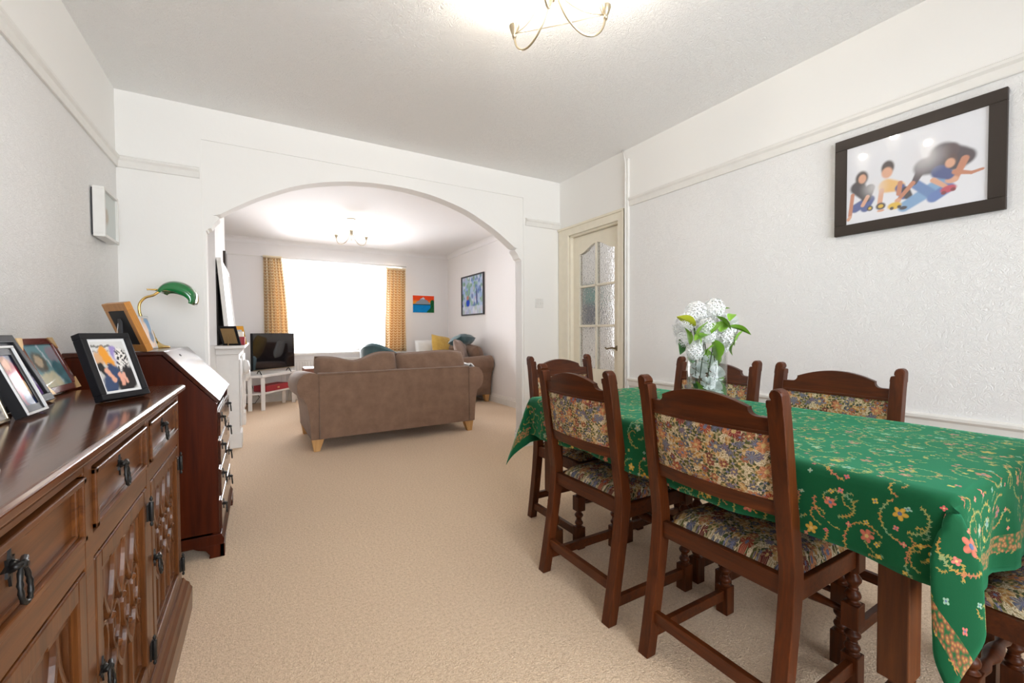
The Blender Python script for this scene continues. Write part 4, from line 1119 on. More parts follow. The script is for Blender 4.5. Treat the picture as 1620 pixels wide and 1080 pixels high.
def leaning_frame(label, x, y, phi, w, h, lean, th, z, bar, fmat, fn, mount=0.0, strut=True, strut_mat=None, back_mat=None, res=26, nm='photo_frame', group=None, landscape=False):
    root = thing(nm, label, 'photo frame', (x, y, z+th*sin(radians(lean))+0.0005), (0, -radians(lean), radians(phi)), group)
    b = MB()
    for q in ((-w/2, w/2, 0, bar), (-w/2, w/2, h-bar, h), (-w/2, -w/2+bar, bar, h-bar), (w/2-bar, w/2, bar, h-bar)): b.box(-th, 0, q[0], q[1], q[2], q[3])
    b.build('frame', fmat, root, bevel=min(0.002, bar/5))
    b = MB(); b.box(-th*0.9, -th*0.55, -w/2+bar*0.8, w/2-bar*0.8, bar*0.8, h-bar*0.8); b.build('backing', back_mat or M_grey, root)
    xi = -0.006 if th > 0.012 else -0.002
    iw, ih = w-2*bar, h-2*bar
    if mount:
        b = MB(); 
        for q in ((-iw/2, iw/2, bar, bar+mount), (-iw/2, iw/2, h-bar-mount, h-bar), (-iw/2, -iw/2+mount, bar+mount, h-bar-mount), (iw/2-mount, iw/2, bar+mount, h-bar-mount)): b.box(xi-0.002, xi-0.0005, *q)
        b.build('mount', M_whiteboard, root)
    pw, ph = iw-2*mount, ih-2*mount
    tint_mesh('photograph', fn, pw, ph, res, int(res*ph/pw), M_print, root, Matrix.Translation((xi-0.0012, 0, bar+mount)))
    if strut:
        # easel strut behind: foot reaches the surface
        L = radians(lean); hz = h*0.62; ang = radians(30)
        # local point on the back at height hz, foot placed on the surface plane
        s = MB(); px_, pz_ = -th, hz
        # surface normal direction in local coords: world z = cos(L)*z - sin(-L)... solve foot along direction
        dx, dz = -sin(ang), -cos(ang)
        wz = lambda X, Z: X*sin(L)+Z*cos(L)+th*sin(L)
        # world height of point (X,Z): rotate by Ry(-L)
        k = wz(px_, pz_)/(-(dx*sin(L)+dz*cos(L)))
        fx, fz = px_+dx*k, pz_+dz*k
        wdt = min(w*0.22, 0.03)
        s.prism([(px_, pz_), (fx, fz), (fx+0.010, fz+0.0), (px_, pz_-0.05)], 'y', -0.0015, 0.0015)
        s.box(-th-0.002, -th, -wdt, wdt, bar, hz)
        s.build('strut', strut_mat or M_grey, root)
    return root
ZS = SBT
def warp(fn, k=0.010):
    def g(u, v):
        return fn(u+k*sin(v*31+u*9)+k*0.7*cos(v*57-u*21), v+k*sin(u*29-v*11)+k*0.7*sin(u*61+v*17))
    return g
@warp
def ph_couple(u, v):       # two seated people with clasped hands, out-of-focus orange and lilac above
    c = lin(196, 194, 190)
    if v > 0.84: c = lin(205, 204, 202)
    if 0.885 < v < 0.93 and u < 0.62: c = lin(120, 120, 116)
    if abs(v-0.80) < 0.012: c = lin(150, 150, 150)
    c = over(c, ell(u, v, .12, .66, .16, .14), lin(205, 160, 120)); 
    c = over(c, cap(u, v, .30, .78, .42, .50, .13), lin(222, 150, 60)); c = over(c, cap(u, v, .62, .80, .72, .55, .12), lin(150, 135, 190))
    c = over(c, cap(u, v, .08, .50, .16, .38, .09), lin(45, 45, 45)); c = over(c, cap(u, v, .80, .66, .72, .34, .20, 1, .14), lin(225, 220, 215) if n2(u, v, 3.2) > .45 else lin(50, 48, 50))
    c = over(c, cap(u, v, .36, .44, .50, .36, .12), lin(200, 190, 185) if n2(u, v, 3) > .5 else lin(70, 66, 66))
    c = over(c, cap(u, v, .20, .10, .40, .34, .20), lin(62, 76, 105)); c = over(c, cap(u, v, .62, .04, .86, .26, .22), lin(48, 46, 48))
    c = over(c, cap(u, v, .22, .42, .36, .22, .06), lin(222, 165, 140)); c = over(c, cap(u, v, .58, .30, .60, .14, .065), lin(224, 160, 138)); c = over(c, cap(u, v, .68, .30, .72, .18, .05), lin(222, 165, 145))
    return c
@warp
def ph_girl(u, v):
    c = lin(22, 30, 58); c = over(c, ell(u, v, .3, .9, .3, .14), lin(40, 80, 140))
    c = over(c, cap(u, v, .45, .62, .62, .28, .22, .6), lin(165, 22, 34)); c = over(c, ell(u, v, .38, .78, .24, .13), lin(160, 105, 60)); c = over(c, ell(u, v, .42, .75, .15, .09), lin(222, 160, 125))
    c = over(c, cap(u, v, .8, .42, .85, .28, .06, .6), lin(220, 190, 150)); c = over(c, cap(u, v, .6, .2, .8, .05, .14, .6), lin(30, 50, 90))
    return c
@warp
def ph_collage(u, v):
    c = lin(60, 62, 70)
    c = over(c, ell(u, v, .62, .80, .30, .14), lin(150, 152, 160) if n2(u, v, 2.6) > .45 else lin(60, 60, 70))
    c = over(c, ell(u, v, .70, .62, .13, .09), lin(200, 60, 95)); c = over(c, cap(u, v, .72, .48, .80, .18, .22), lin(150, 145, 190) if n2(u, v, 3.4) > .45 else lin(205, 200, 225))
    c = over(c, ell(u, v, .9, .10, .2, .1), lin(130, 95, 160)); c = over(c, ell(u, v, .3, .6, .15, .2), lin(120, 100, 110))
    return c
@warp
def ph_family(u, v):
    c = lin(110, 150, 160); c = over(c, ell(u, v, .30, .60, .24, .25), lin(95, 85, 75)); c = over(c, ell(u, v, .30, .62, .12, .15), lin(205, 180, 150)); c = over(c, cap(u, v, .10, .12, .56, .16, .20), lin(215, 208, 175))
    c = over(c, cap(u, v, .50, 1.0, .72, .1, .035, 1.3), lin(205, 215, 225)); c = over(c, ell(u, v, .85, .75, .18, .22), lin(150, 135, 150)); c = over(c, cap(u, v, .80, .40, 1.0, .05, .2), lin(50, 95, 110))
    return over(c, n2(u, v, 1.4)*0.2, lin(90, 160, 170))
@warp
def ph_portrait(u, v):
    c = lin(225, 190, 160); c = over(c, ell(u, v, .7, .75, .4, .3), lin(120, 165, 205)); c = over(c, ell(u, v, .35, .6, .28, .28), lin(240, 205, 180)); return over(c, ell(u, v, .75, .35, .25, .2), lin(90, 120, 155))
def ph_bw(u, v):
    k = n2(u, v, 1.2); return lin(120+int(90*k), 118+int(88*k), 118+int(86*k))

leaning_frame('black box frame with white mount showing two seated people, beside the bureau', -0.337, 1.661, -32.4, 0.149, 0.200, 19.8, 0.026, ZS, 0.017, M_black, ph_couple, 0.008, strut_mat=M_kraft, res=40)
f1 = leaning_frame('deep black frame with photo of a child in red, before the larger black frame', -0.458, 1.459, 0.7, 0.112, 0.170, 20.6, 0.024, ZS, 0.006, M_whiteboard, ph_girl, 0.0, res=30)
b = MB(); b.box(-0.0245, -0.003, -0.0565, -0.0562, 0, 0.170); b.box(-0.0245, -0.003, 0.0562, 0.0565, 0, 0.170); b.box(-0.0245, -0.003, -0.0565, 0.0565, 0.1702, 0.1705)
b.box(-0.024, -0.0245, -0.056, 0.056, 0, 0.17); b.build('side', M_black, f1)
b = MB()
for q in ((-0.050, 0.050, 0.006, 0.022), (-0.050, 0.050, 0.148, 0.164), (-0.050, -0.034, 0.022, 0.148), (0.034, 0.050, 0.022, 0.148)): b.box(-0.007, -0.0045, *q)
b.build('mount', M_black, f1)
leaning_frame('large black frame holding a collage photo, behind the photo of the child in red', -0.520, 1.632, -1.4, 0.240, 0.204, 24.3, 0.016, ZS, 0.022, M_black, ph_collage, 0.0, res=40)
leaning_frame('small silver-edged photo frame at the near end of the row on the sideboard', -0.480, 1.318, 0, 0.130, 0.062, 16.8, 0.010, ZS, 0.006, M_nickel, ph_bw, 0.0)
m_ = leaning_frame('dark red mahogany frame with gilt corners, against the wall behind the black frames', -0.560, 1.985, 0, 0.262, 0.190, 22, 0.014, ZS, 0.022, M_redwood, ph_family, 0.0, res=40)
b = MB()
for sy in (-1, 1):
    for (z0, z1, sz) in ((0.0, 0.040, 1), (0.19, 0.150, -1)):
        ye = sy*0.131; b.prism([(ye, z0), (ye-sy*0.040, z0), (ye-sy*0.022, z0+sz*0.022), (ye, z0+sz*0.040)], 'x', 0.0, 0.0025)
b.build('gilt_corner', M_gilt, m_)

# wooden frame on the bureau, seen from the back
w_ = leaning_frame('honey wooden photo frame on the bureau, seen from behind with its dark stand', -0.457, 2.500, 32.3, 0.208, 0.222, 20.9, 0.024, 0.985, 0.034, M_pine, ph_portrait, 0.0, strut=False, back_mat=M_grey)
b = MB(); b.box(-0.0245, -0.0225, -0.070, 0.070, 0.034, 0.188); b.build('backing', M_black, w_)
b = MB(); b.prism([(-0.026, 0.155), (-0.070, 0.028), (-0.066, 0.026), (-0.024, 0.140)], 'y', -0.014, 0.014); b.build('stand', M_grey, w_)
b = MB(); b.tube([(-0.027, 0.01, 0.145), (-0.050, 0.012, 0.10), (-0.062, 0.012, 0.05)], 0.0012, 5); b.build('ribbon', M_whiteboard, w_)
p_ = leaning_frame('small glass photo frame with beaded edge on the bureau below the green lamp', -0.475, 2.870, -6, 0.125, 0.170, 14, 0.008, 0.985, 0.008, M_whiteboard, ph_portrait, 0.0)
b = MB()
for k in range(17):
    t = k/16; b.lathe([(0.001, -0.003), (0.003, 0), (0.001, 0.003)], (-0.004, 0.066, 0.17*t), 6); b.lathe([(0.001, -0.003), (0.003, 0), (0.001, 0.003)], (-0.004, -0.066+0.132*t, 0.172), 6)
b.build('bead', M_glass, p_)

# banker's lamp on the bureau
LX, LY, LZ = -0.475, 3.06, 0.985
lp = thing('desk_lamp', "brass banker's lamp with green glass shade on the bureau", 'lamp', (LX, LY, LZ))
b = MB(); b.lathe([(0.066, 0), (0.067, 0.006), (0.058, 0.011), (0.040, 0.016), (0.024, 0.026), (0.012, 0.040), (0.008, 0.052), (0.006, 0.056)], (-0.028, 0, 0), 28); b.build('base', M_brass, lp)
b = MB(); sp_ = []
ctrl = [(-0.028, 0.045), (-0.045, 0.10), (-0.085, 0.17), (-0.092, 0.235), (-0.068, 0.275), (-0.030, 0.292), (-0.004, 0.316)]
for i in range(len(ctrl)-1):
    q0 = ctrl[max(i-1, 0)]; q1 = ctrl[i]; q2 = ctrl[i+1]; q3 = ctrl[min(i+2, len(ctrl)-1)]
    for t in (0, .2, .4, .6, .8):
        sp_.append(tuple(0.5*((2*q1[k])+(-q0[k]+q2[k])*t+(2*q0[k]-5*q1[k]+4*q2[k]-q3[k])*t*t+(-q0[k]+3*q1[k]-3*q2[k]+q3[k])*t**3) for k in (0, 1)))
sp_.append(ctrl[-1])
b.tube([(x, 0, z) for x, z in sp_], 0.0068, 10); b.build('stem', M_brass, lp)
b = MB(); b.tube([(-0.045, -0.075, 0.316), (-0.042, -0.075, 0.317), (0.045, -0.075, 0.317)], [0.006, 0.004, 0.005], 8); b.lathe([(0.001, -0.009), (0.007, -0.006), (0.009, 0), (0.007, 0.006), (0.001, 0.009)], (0.050, -0.090, 0.317), 10)
b.tube([(-0.010, 0, 0.316), (-0.010, -0.075, 0.317)], 0.005, 8)
b.build('yoke', M_brass, lp)
def shade_pt(u, v):
    # half-oval trough; v along its length (y), u across
    a = pi*u; yy = (v-0.5)*0.21; e = (1-abs(2*v-1)**4)**0.5
    px_, pz_ = -cos(a)*0.092*(0.72+0.28*e), sin(a)**0.8*0.098*(0.30+0.70*e)
    rt = radians(-24); X = px_*cos(rt)-pz_*sin(rt); Z = px_*sin(rt)+pz_*cos(rt)
    return (0.075+X, yy, 0.272+Z+0.002)
b = MB(); b.grid(shade_pt, 26, 24); sh = b.build('shade', M_lampglass, lp); s_ = sh.modifiers.new('thick', 'SOLIDIFY'); s_.thickness = 0.003

# white rounded thing at the near end of the sideboard
b = MB(); b.lathe([(0.001, 0), (0.030, 0), (0.036, 0.006), (0.037, 0.020), (0.030, 0.030), (0.012, 0.034), (0.001, 0.0345)], seg=24, sy=1.5)
wd = b.build('white_dish', M_plastic); wd.location = (-0.325, 0.785, SBT); tag(wd, 'white smooth rounded object on the near edge of the sideboard', 'ornament')

# shadow-box frame on the left wall
sf = thing('box_frame', 'white deep box frame hanging on the left wall near the corner', 'picture frame', (XL+0.004, 3.02, 1.552))
b = MB(); w2, h2, d2 = 0.125, 0.250, 0.046
for q in ((-w2, w2, 0, 0.014), (-w2, w2, h2-0.014, h2), (-w2, -w2+0.014, 0.014, h2-0.014), (w2-0.014, w2, 0.014, h2-0.014)): b.box(0.006, 0.006+d2, *q)
b.build('frame', M_plastic, sf, bevel=0.0015)
b = MB(); b.box(0.0, 0.010, -w2+0.006, w2-0.006, 0.008, h2-0.008); b.build('backing', M_grey, sf)
tint_mesh('artwork', lambda u, v: over(lin(205, 212, 210), ell(u, v, .3, .45, .14, .2), lin(190, 180, 165)), 0.222, 0.222, 12, 12, M_print, sf, Matrix.Translation((0.040, 0, 0.014)))

# large family photograph on the right wall
PY0, PY1, PZ0, PZ1 = 0.473, 1.050, 1.534, 2.004
pw = PY1-PY0; phh = PZ1-PZ0
fp = thing('wall_photograph', 'large dark-framed family photograph with toy cars, high on the right wall', 'picture', (XR, (PY0+PY1)/2, PZ0), (0, 0, pi))
b = MB(); fb = 0.050
for q in ((-pw/2, pw/2, 0, fb), (-pw/2, pw/2, phh-fb, phh), (-pw/2, -pw/2+fb, fb, phh-fb), (pw/2-fb, pw/2, fb, phh-fb)): b.box(0.002, 0.022, *q)
b.build('frame', M_brown_frame, fp, bevel=0.002)
b = MB(); b.box(0.0, 0.004, -pw/2+0.01, pw/2-0.01, 0.01, phh-0.01); b.build('backing', M_grey, fp)
ASP = (pw-2*fb)/(phh-2*fb)
def ph_kids(u, v):
    c = over(lin(222, 224, 230), smoothstep(0.5, 0.0, v)*0.5, lin(232, 234, 240))
    skin, skin2 = lin(214, 160, 130), lin(190, 125, 95); dark = lin(44, 40, 46); hair = lin(48, 36, 34); jean = lin(62, 82, 140); jl = lin(120, 160, 200)
    C = lambda *a: cap(u, v, *a)
    def K(k, col):
        nonlocal c
        c = over(c, k, col)
    # far-left child: dark top, blue jeans, kneeling, arm to the floor
    K(C(.075, .20, .17, .26, .055, ASP), jean); K(C(.16, .18, .20, .28, .05, ASP), jean)
    K(C(.10, .46, .16, .34, .085, ASP, .06), dark); K(C(.20, .42, .17, .30, .05, ASP), dark)
    K(C(.055, .38, .035, .12, .022, ASP), skin2); K(C(.035, .10, .02, .07, .02, ASP), skin); K(C(.18, .32, .14, .22, .022, ASP), skin)
    K(ell(u, v, .13, .57, .055, .095), hair); K(ell(u, v, .135, .56, .034, .06), skin)
    K(ell(u, v, .20, .165, .026, .035), dark); K(ell(u, v, .20, .165, .013, .018), lin(215, 180, 60))
    # second child: yellow top, leaning on toy car
    K(C(.33, .40, .42, .36, .085, ASP, .06), lin(226, 180, 110)); K(C(.43, .34, .46, .24, .05, ASP), jean); K(C(.47, .30, .49, .22, .04, ASP), dark)
    K(C(.29, .36, .275, .17, .026, ASP), skin); K(C(.43, .40, .42, .27, .024, ASP), skin2)
    K(ell(u, v, .335, .62, .052, .09), lin(60, 50, 50)); K(ell(u, v, .33, .56, .044, .07), skin)
    K(ell(u, v, .285, .165, .040, .045), dark); K(ell(u, v, .285, .165, .022, .024), lin(218, 178, 50)); K(ell(u, v, .285, .11, .03, .016), skin)
    # father, dark top, stretched across; pale blue jeans along the floor
    K(C(.46, .10, .70, .28, .060, ASP, .075), jl); K(C(.54, .34, .64, .20, .05, ASP, .05), lin(96, 130, 180)); K(C(.66, .14, .76, .22, .055, ASP), lin(90, 120, 180))
    K(C(.60, .52, .80, .52, .10, ASP, .13), lin(60, 54, 62)); K(C(.72, .62, .86, .52, .12, ASP, .09), lin(60, 50, 58)); K(C(.58, .50, .53, .36, .045, ASP, .03), lin(70, 60, 68))
    K(C(.52, .36, .42, .20, .026, ASP, .02), skin2); K(ell(u, v, .415, .19, .025, .03), skin)
    K(C(.86, .50, .80, .30, .035, ASP, .03), skin2); K(ell(u, v, .78, .30, .045, .04), skin)
    K(ell(u, v, .77, .63, .060, .085), lin(78, 62, 64))
    K(ell(u, v, .39, .135, .055, .045), lin(220, 180, 60)); K(ell(u, v, .37, .11, .016, .02), dark); K(ell(u, v, .425, .115, .016, .02), dark); K(ell(u, v, .455, .09, .030, .022), dark)
    # small child in front of father, blue T-shirt, red car, arm out to the right
    K(C(.70, .42, .76, .36, .075, ASP, .05), lin(62, 78, 130)); K(ell(u, v, .775, .52, .042, .075), lin(84, 62, 58)); K(ell(u, v, .768, .49, .034, .055), skin)
    K(C(.66, .34, .74, .24, .028, ASP, .022), skin); K(C(.80, .38, .90, .33, .028, ASP, .018), skin2); K(C(.90, .33, .965, .345, .018, ASP, .014), skin2)
    c = over(c, 0.0, c)
    K(ell(u, v, .76, .205, .055, .04, .3), lin(186, 60, 80)); K(ell(u, v, .73, .17, .018, .022), lin(120, 30, 45)); K(ell(u, v, .79, .19, .018, .022), lin(120, 30, 45))
    c = over(c, 0.62*(1-smoothstep(0.0, 1.0, hypot((u-.60)*1.3, v-.62)/.26)), lin(226, 224, 226)); c = over(c, 0.6*(1-smoothstep(0.0, 1.0, hypot((u-.23)*1.3, v-.42)/.18)), lin(226, 224, 226))  # soft whitish haze spots painted over the figures
    return over(c, 0.12, lin(220, 215, 215))  # pale acrylic haze mixed into all the print colours
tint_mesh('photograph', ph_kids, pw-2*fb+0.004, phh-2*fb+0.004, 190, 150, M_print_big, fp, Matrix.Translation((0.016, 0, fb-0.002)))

# ------------------------------------------------------------------ ceiling lights
def chandelier(label, x, y, rot, lum):
    root = thing('ceiling_light', label, 'light', (x, y, H), (0, 0, rot), None)
    b = MB(); b.lathe([(0.055, 0), (0.055, -0.010), (0.042, -0.022), (0.014, -0.030), (0.010, -0.045)], seg=24); b.build('ceiling_rose', M_nickel, root)
    b = MB(); b.tube([(0.012, 0, -0.03), (0.012, 0, -0.16)], 0.004, 8); b.tube([(-0.012, 0.008, -0.03), (-0.012, 0.008, -0.16)], 0.004, 8); b.lathe([(0.004, 0), (0.020, -0.01), (0.022, -0.03), (0.008, -0.045), (0.004, -0.055)], (0, 0, -0.15), 14); b.build('stem', M_nickel, root)
    for k in range(3):
        a = 2*pi*k/3; ca, sa = cos(a), sin(a)
        arm = MB()
        pr = [(0.010, -0.165), (0.022, -0.20), (0.050, -0.255), (0.090, -0.295), (0.135, -0.312), (0.175, -0.302), (0.203, -0.270), (0.211, -0.225)]
        pts = []
        for i in range(len(pr)-1):
            for t in (0, .34, .67): pts.append((pr[i][0]+(pr[i+1][0]-pr[i][0])*t, pr[i][1]+(pr[i+1][1]-pr[i][1])*t))
        pts.append(pr[-1])
        for _ in range(2): pts = [pts[0]]+[((pts[i-1][0]+2*pts[i][0]+pts[i+1][0])/4, (pts[i-1][1]+2*pts[i][1]+pts[i+1][1])/4) for i in range(1, len(pts)-1)]+[pts[-1]]
        arm.tube([(r*ca, r*sa, z) for r, z in pts], 0.0042, 8)
        ao = arm.build('arm', M_nickel, root)
        # thin swag wire crossing to the neighbouring cup
        a2 = a+2*pi/3; w = MB(); c0 = Vector((0.205*ca, 0.205*sa, -0.218)); c1 = Vector((0.205*cos(a2), 0.205*sin(a2), -0.218)); mid = (c0+c1)/2*0.35+Vector((0, 0, -0.218*0.65-0.055))
        w.tube([(c0*(1-t)**2+mid*2*t*(1-t)+c1*t*t) for t in [i/14 for i in range(15)]], 0.0016, 6); w.build('swag_wire', M_nickel, ao)
        cup = MB(); cup.lathe([(0.007, -0.236), (0.009, -0.226), (0.009, -0.220), (0.013, -0.214), (0.022, -0.188), (0.022, -0.184)], (0.211*ca, 0.211*sa, 0), 16); cup.build('lamp_cup', M_nickel, root)
        sh = MB(); sh.lathe([(0.018, -0.192), (0.026, -0.180), (0.036, -0.150), (0.044, -0.110), (0.050, -0.075), (0.052, -0.060), (0.049, -0.060), (0.045, -0.085), (0.038, -0.120), (0.026, -0.165), (0.012, -0.185)], (0.211*ca, 0.211*sa, 0), 24, cap=False)
        so = sh.build('glass_shade', M_shade, root)
        d = bpy.data.lights.new('bulb_light', 'POINT'); d.energy = lum; d.color = (1.0, 0.90, 0.76); d.shadow_soft_size = 0.02
        lo = bpy.data.objects.new('bulb_light', d); COL.objects.link(lo); lo.parent = so; lo.location = (0.211*ca, 0.211*sa, -0.075)
    return root
chandelier('satin brass three-arm ceiling light, lit, over the dining room', 0.963, 1.323, atan2(1.53-1.323, 0.915-0.963), 20.0)
chandelier('satin brass three-arm ceiling light, lit, in the sitting room beyond the arch', 1.02, 5.75, radians(20), 0.7)

# ------------------------------------------------------------------ sofas
def pillow_mb(w, h, t, cx=0, cy=0, cz=0, M=None, p=5, seed=0, wr=0.0, nu=26, nv=18, sag=0.0):
    b = MB(); rr = random.Random(seed); ph = [rr.uniform(0, 6.28) for _ in range(6)]
    def P(u, v, s):
        a, c = 2*u-1, 2*v-1
        e = ((1-abs(a)**p)*(1-abs(c)**p))**0.45 if abs(a) < 1 and abs(c) < 1 else 0
        wv = wr*(sin(a*5+ph[0])*cos(c*4+ph[1])+0.5*sin(a*11+c*6+ph[2]))*e
        pinch = 1-0.05*(1-e)
        v3 = Vector((a*w/2*(1-0.03*c*c), s*(t/2*e+wv*0.5), c*h/2*(1-0.04*a*a)+wr*0.6*sin(a*3+ph[3])*(v)))
        v3.z -= sag*math.exp(-((a+0.05)/0.42)**2)*v*v
        v3 += Vector((cx, cy, cz))
        return M @ v3 if M else v3
    b.grid(lambda u, v: P(u, v, -1), nu, nv); b.grid(lambda u, v: P(u, v, 1), nu, nv)
    # piping
    loop = [P(k/20, 0, 1) for k in range(20)]+[P(1, k/14, 1) for k in range(14)]+[P(1-k/20, 1, 1) for k in range(20)]+[P(0, 1-k/14, 1) for k in range(14)]
    b.tube(loop, 0.006, 6, closed=True)
    return b
def make_sofa(label, loc, rot, cushions=True):
    root = thing('sofa', label, 'sofa', loc, (0, 0, rot))
    hw = 0.745; D = 0.92
    b = MB(); b.box(-hw, hw, 0.02, D-0.03, 0.115, 0.36); b.build('base', M_sofa, root, bevel=0.02)
    b = MB(); b.prism([(0.0, 0.112), (0.0, 0.690), (0.012, 0.703), (0.10, 0.703), (0.15, 0.66), (0.20, 0.36), (0.20, 0.112)], 'x', -hw, hw); b.build('back', M_sofa, root, bevel=0.012)
    # seam piping on the outside back
    b = MB(); b.tube([(-hw+0.006, -0.002, 0.12), (-hw+0.006, -0.002, 0.694), (hw-0.006, -0.002, 0.694), (hw-0.006, -0.002, 0.12)], 0.005, 6); b.build('piping', M_sofa, root)
    for s in (-1, 1):
        prof = [(0.0, 0.112), (0.060, 0.112), (0.068, 0.25), (0.082, 0.37), (0.098, 0.44), (0.118, 0.475), (0.150, 0.505), (0.170, 0.555), (0.172, 0.610), (0.155, 0.660), (0.120, 0.698), (0.070, 0.712), (0.020, 0.704), (-0.030, 0.685), (-0.050, 0.64), (-0.055, 0.36), (-0.055, 0.112)]
        poly = [(s*(hw+a), z-(0.02 if s > 0 and z > 0.45 else 0)) for a, z in prof]
        b = MB(); n = len(poly); secs = [(0.004, 0.985), (0.012, 1.0), (0.3, 1.0), (D-0.02, 1.0), (D-0.004, 0.97)]
        c_ = (s*(hw+0.04), 0.45)
        for (yy, sc) in secs:
            for p in poly: b.v.append((c_[0]+(p[0]-c_[0])*sc, yy, (c_[1]+(p[1]-c_[1])*sc)+(0.045*smoothstep(0.0, D, yy)*-1 if p[1] > 0.45 else 0)))
        for k in range(len(secs)-1):
            for i in range(n):
                j = (i+1) % n; b.f.append((k*n+i, k*n+j, (k+1)*n+j, (k+1)*n+i)); b.mi.append(0); b.sm.append(True)
        b.f.append(tuple(range(n))); b.mi.append(0); b.sm.append(False); b.f.append(tuple(4*n+i for i in range(n))[::-1]); b.mi.append(0); b.sm.append(False)
        b.build('arm', M_sofa, root)
        # cuff seam under the rolled arm
        q = MB(); q.tube([(s*(hw+0.100), yy, 0.445-0.02*(s > 0)) for yy in (0.0, 0.3, 0.6, D-0.01)], 0.004, 6); q.build('arm_piping', M_sofa, root)
    for s in (-1, 1):
        b = MB()
        def seatc(u, v, sg, s=s):
            a, c = 2*u-1, 2*v-1; e = ((1-abs(a)**8)*(1-abs(c)**8))**0.4 if abs(a) < 1 and abs(c) < 1 else 0
            return (s*hw/2*0.98+a*hw/2*0.96, 0.56+c*0.36, 0.43+sg*0.075*e+(0.02*(1-a*a)*(1-c*c) if sg > 0 else 0))
        b.grid(lambda u, v: seatc(u, v, -1), 16, 14); b.grid(lambda u, v: seatc(u, v, 1), 16, 14); b.build('seat_cushion', M_sofa, root)
    if cushions:
        for s in (-1, 1):
            M4 = Matrix.Translation((s*0.372, 0.150, 0.672)) @ Matrix.Rotation(radians(-14), 4, 'X') @ Matrix.Rotation(radians(-1.5 if s < 0 else 0), 4, 'Y')
            bc = pillow_mb(0.765, 0.40, 0.21, M=M4, p=6, seed=3+s, wr=0.018, sag=(0.075 if s < 0 else 0.012) if loc[0] < 2 else 0.0)
            bc.build('back_cushion', M_sofa, root)
    for sx in (-1, 1):
        for yy in (0.03, D-0.09):
            x = sx*(hw+0.012); b = MB()
            top = [(x+sx*0.045, yy-0.005), (x-sx*0.060, yy-0.005), (x-sx*0.060, yy+0.075), (x+sx*0.045, yy+0.075)]
            bot = [(x+sx*0.028, yy+0.0), (x-sx*0.022, yy+0.0), (x-sx*0.022, yy+0.050), (x+sx*0.028, yy+0.050)]
            b.add([(p[0], p[1], 0.0) for p in bot]+[(p[0], p[1], 0.114) for p in top], [(0, 1, 2, 3), (7, 6, 5, 4), (0, 4, 5, 1), (1, 5, 6, 2), (2, 6, 7, 3), (3, 7, 4, 0)])
            b.build('leg', M_beech, root, bevel=0.003)
    return root
s1 = make_sofa('brown chenille two-seat sofa with its back to the arch', (1.185, 4.165, 0), radians(1.6))
s2 = make_sofa('brown chenille sofa against the right wall of the sitting room', (3.045, 6.63, 0), radians(90))
cg = 'scatter cushions on the corner sofa'
def scatter(label, w, h, t, loc, rot, mt, seed, wr=0.01, nm='cushion'):
    o = pillow_mb(w, h, t, seed=seed, wr=wr, p=3).build(nm, mt); o.location = loc; o.rotation_euler = rot
    return tag(o, label, 'cushion')
scatter('mushroom pink scatter cushion leaning at the near arm of the corner sofa', 0.44, 0.42, 0.15, (2.70, 6.12, 0.74), (radians(-20), radians(6), radians(48)), M_pinkgrey, 11)
scatter('teal velvet cushion lying on top of the corner sofa back', 0.40, 0.28, 0.17, (2.76, 6.26, 0.93), (radians(66), radians(4), radians(30)), M_teal, 12)
scatter('mustard yellow cushion on the far half of the corner sofa', 0.42, 0.44, 0.15, (2.66, 6.86, 0.79), (radians(-20), radians(10), radians(22)), M_yellow, 13)
scatter('white printed cushion at the far end of the corner sofa', 0.46, 0.34, 0.13, (2.53, 7.22, 0.76), (radians(-15), 0, radians(12)), M_petal, 14)
b = MB()
b.grid(lambda u, v: (1.985+0.13*u-0.02, 4.30+0.28*v, 0.700+0.012*sin(u*7+v*5)+0.022*sin(pi*min(1,u*1.2))-0.06*u*u), 10, 10)
cl = b.build('folded_cloth', M_petal); cl.modifiers.new('thick', 'SOLIDIFY').thickness = 0.012; tag(cl, 'white folded cloth on the right arm of the brown sofa facing away', 'cloth')

# teal tub chair by the window
tc = thing('tub_chair', 'teal velvet tub chair in front of the bay window', 'armchair', (1.60, 6.50, 0), (0, 0, radians(225)))
b = MB()
def tub(u, v, r0):
    a = radians(-118)+radians(236)*u; z = 0.22+v*(0.42+0.235*smoothstep(1.0, 0.0, abs(2*u-1)))
    r = r0+0.055*v
    return (r*cos(a)*1.05, r*sin(a), z)
prof_n = 30
b.grid(lambda u, v: tub(u, v, 0.285), prof_n, 10); b.grid(lambda u, v: tub(u, v, 0.205), prof_n, 10)
def lip(u, v):
    p0, p1 = Vector(tub(u, 1, 0.285)), Vector(tub(u, 1, 0.205)); return p0+(p1-p0)*v+Vector((0, 0, 0.04*sin(pi*v)))
b.grid(lip, prof_n, 6); b.build('shell', M_teal, tc, fix=False)
b = MB(); b.lathe([(0.001, 0.20), (0.28, 0.20), (0.29, 0.24), (0.28, 0.42), (0.24, 0.455), (0.001, 0.465)], seg=24); b.build('seat', M_teal, tc)
for a in (45, 135, 225, 315):
    q = MB(); ca, sa = cos(radians(a)), sin(radians(a)); q.tube([(0.20*ca, 0.20*sa, 0.22), (0.25*ca, 0.25*sa, 0.0)], [0.018, 0.011], 8); q.build('leg', M_beech, tc)
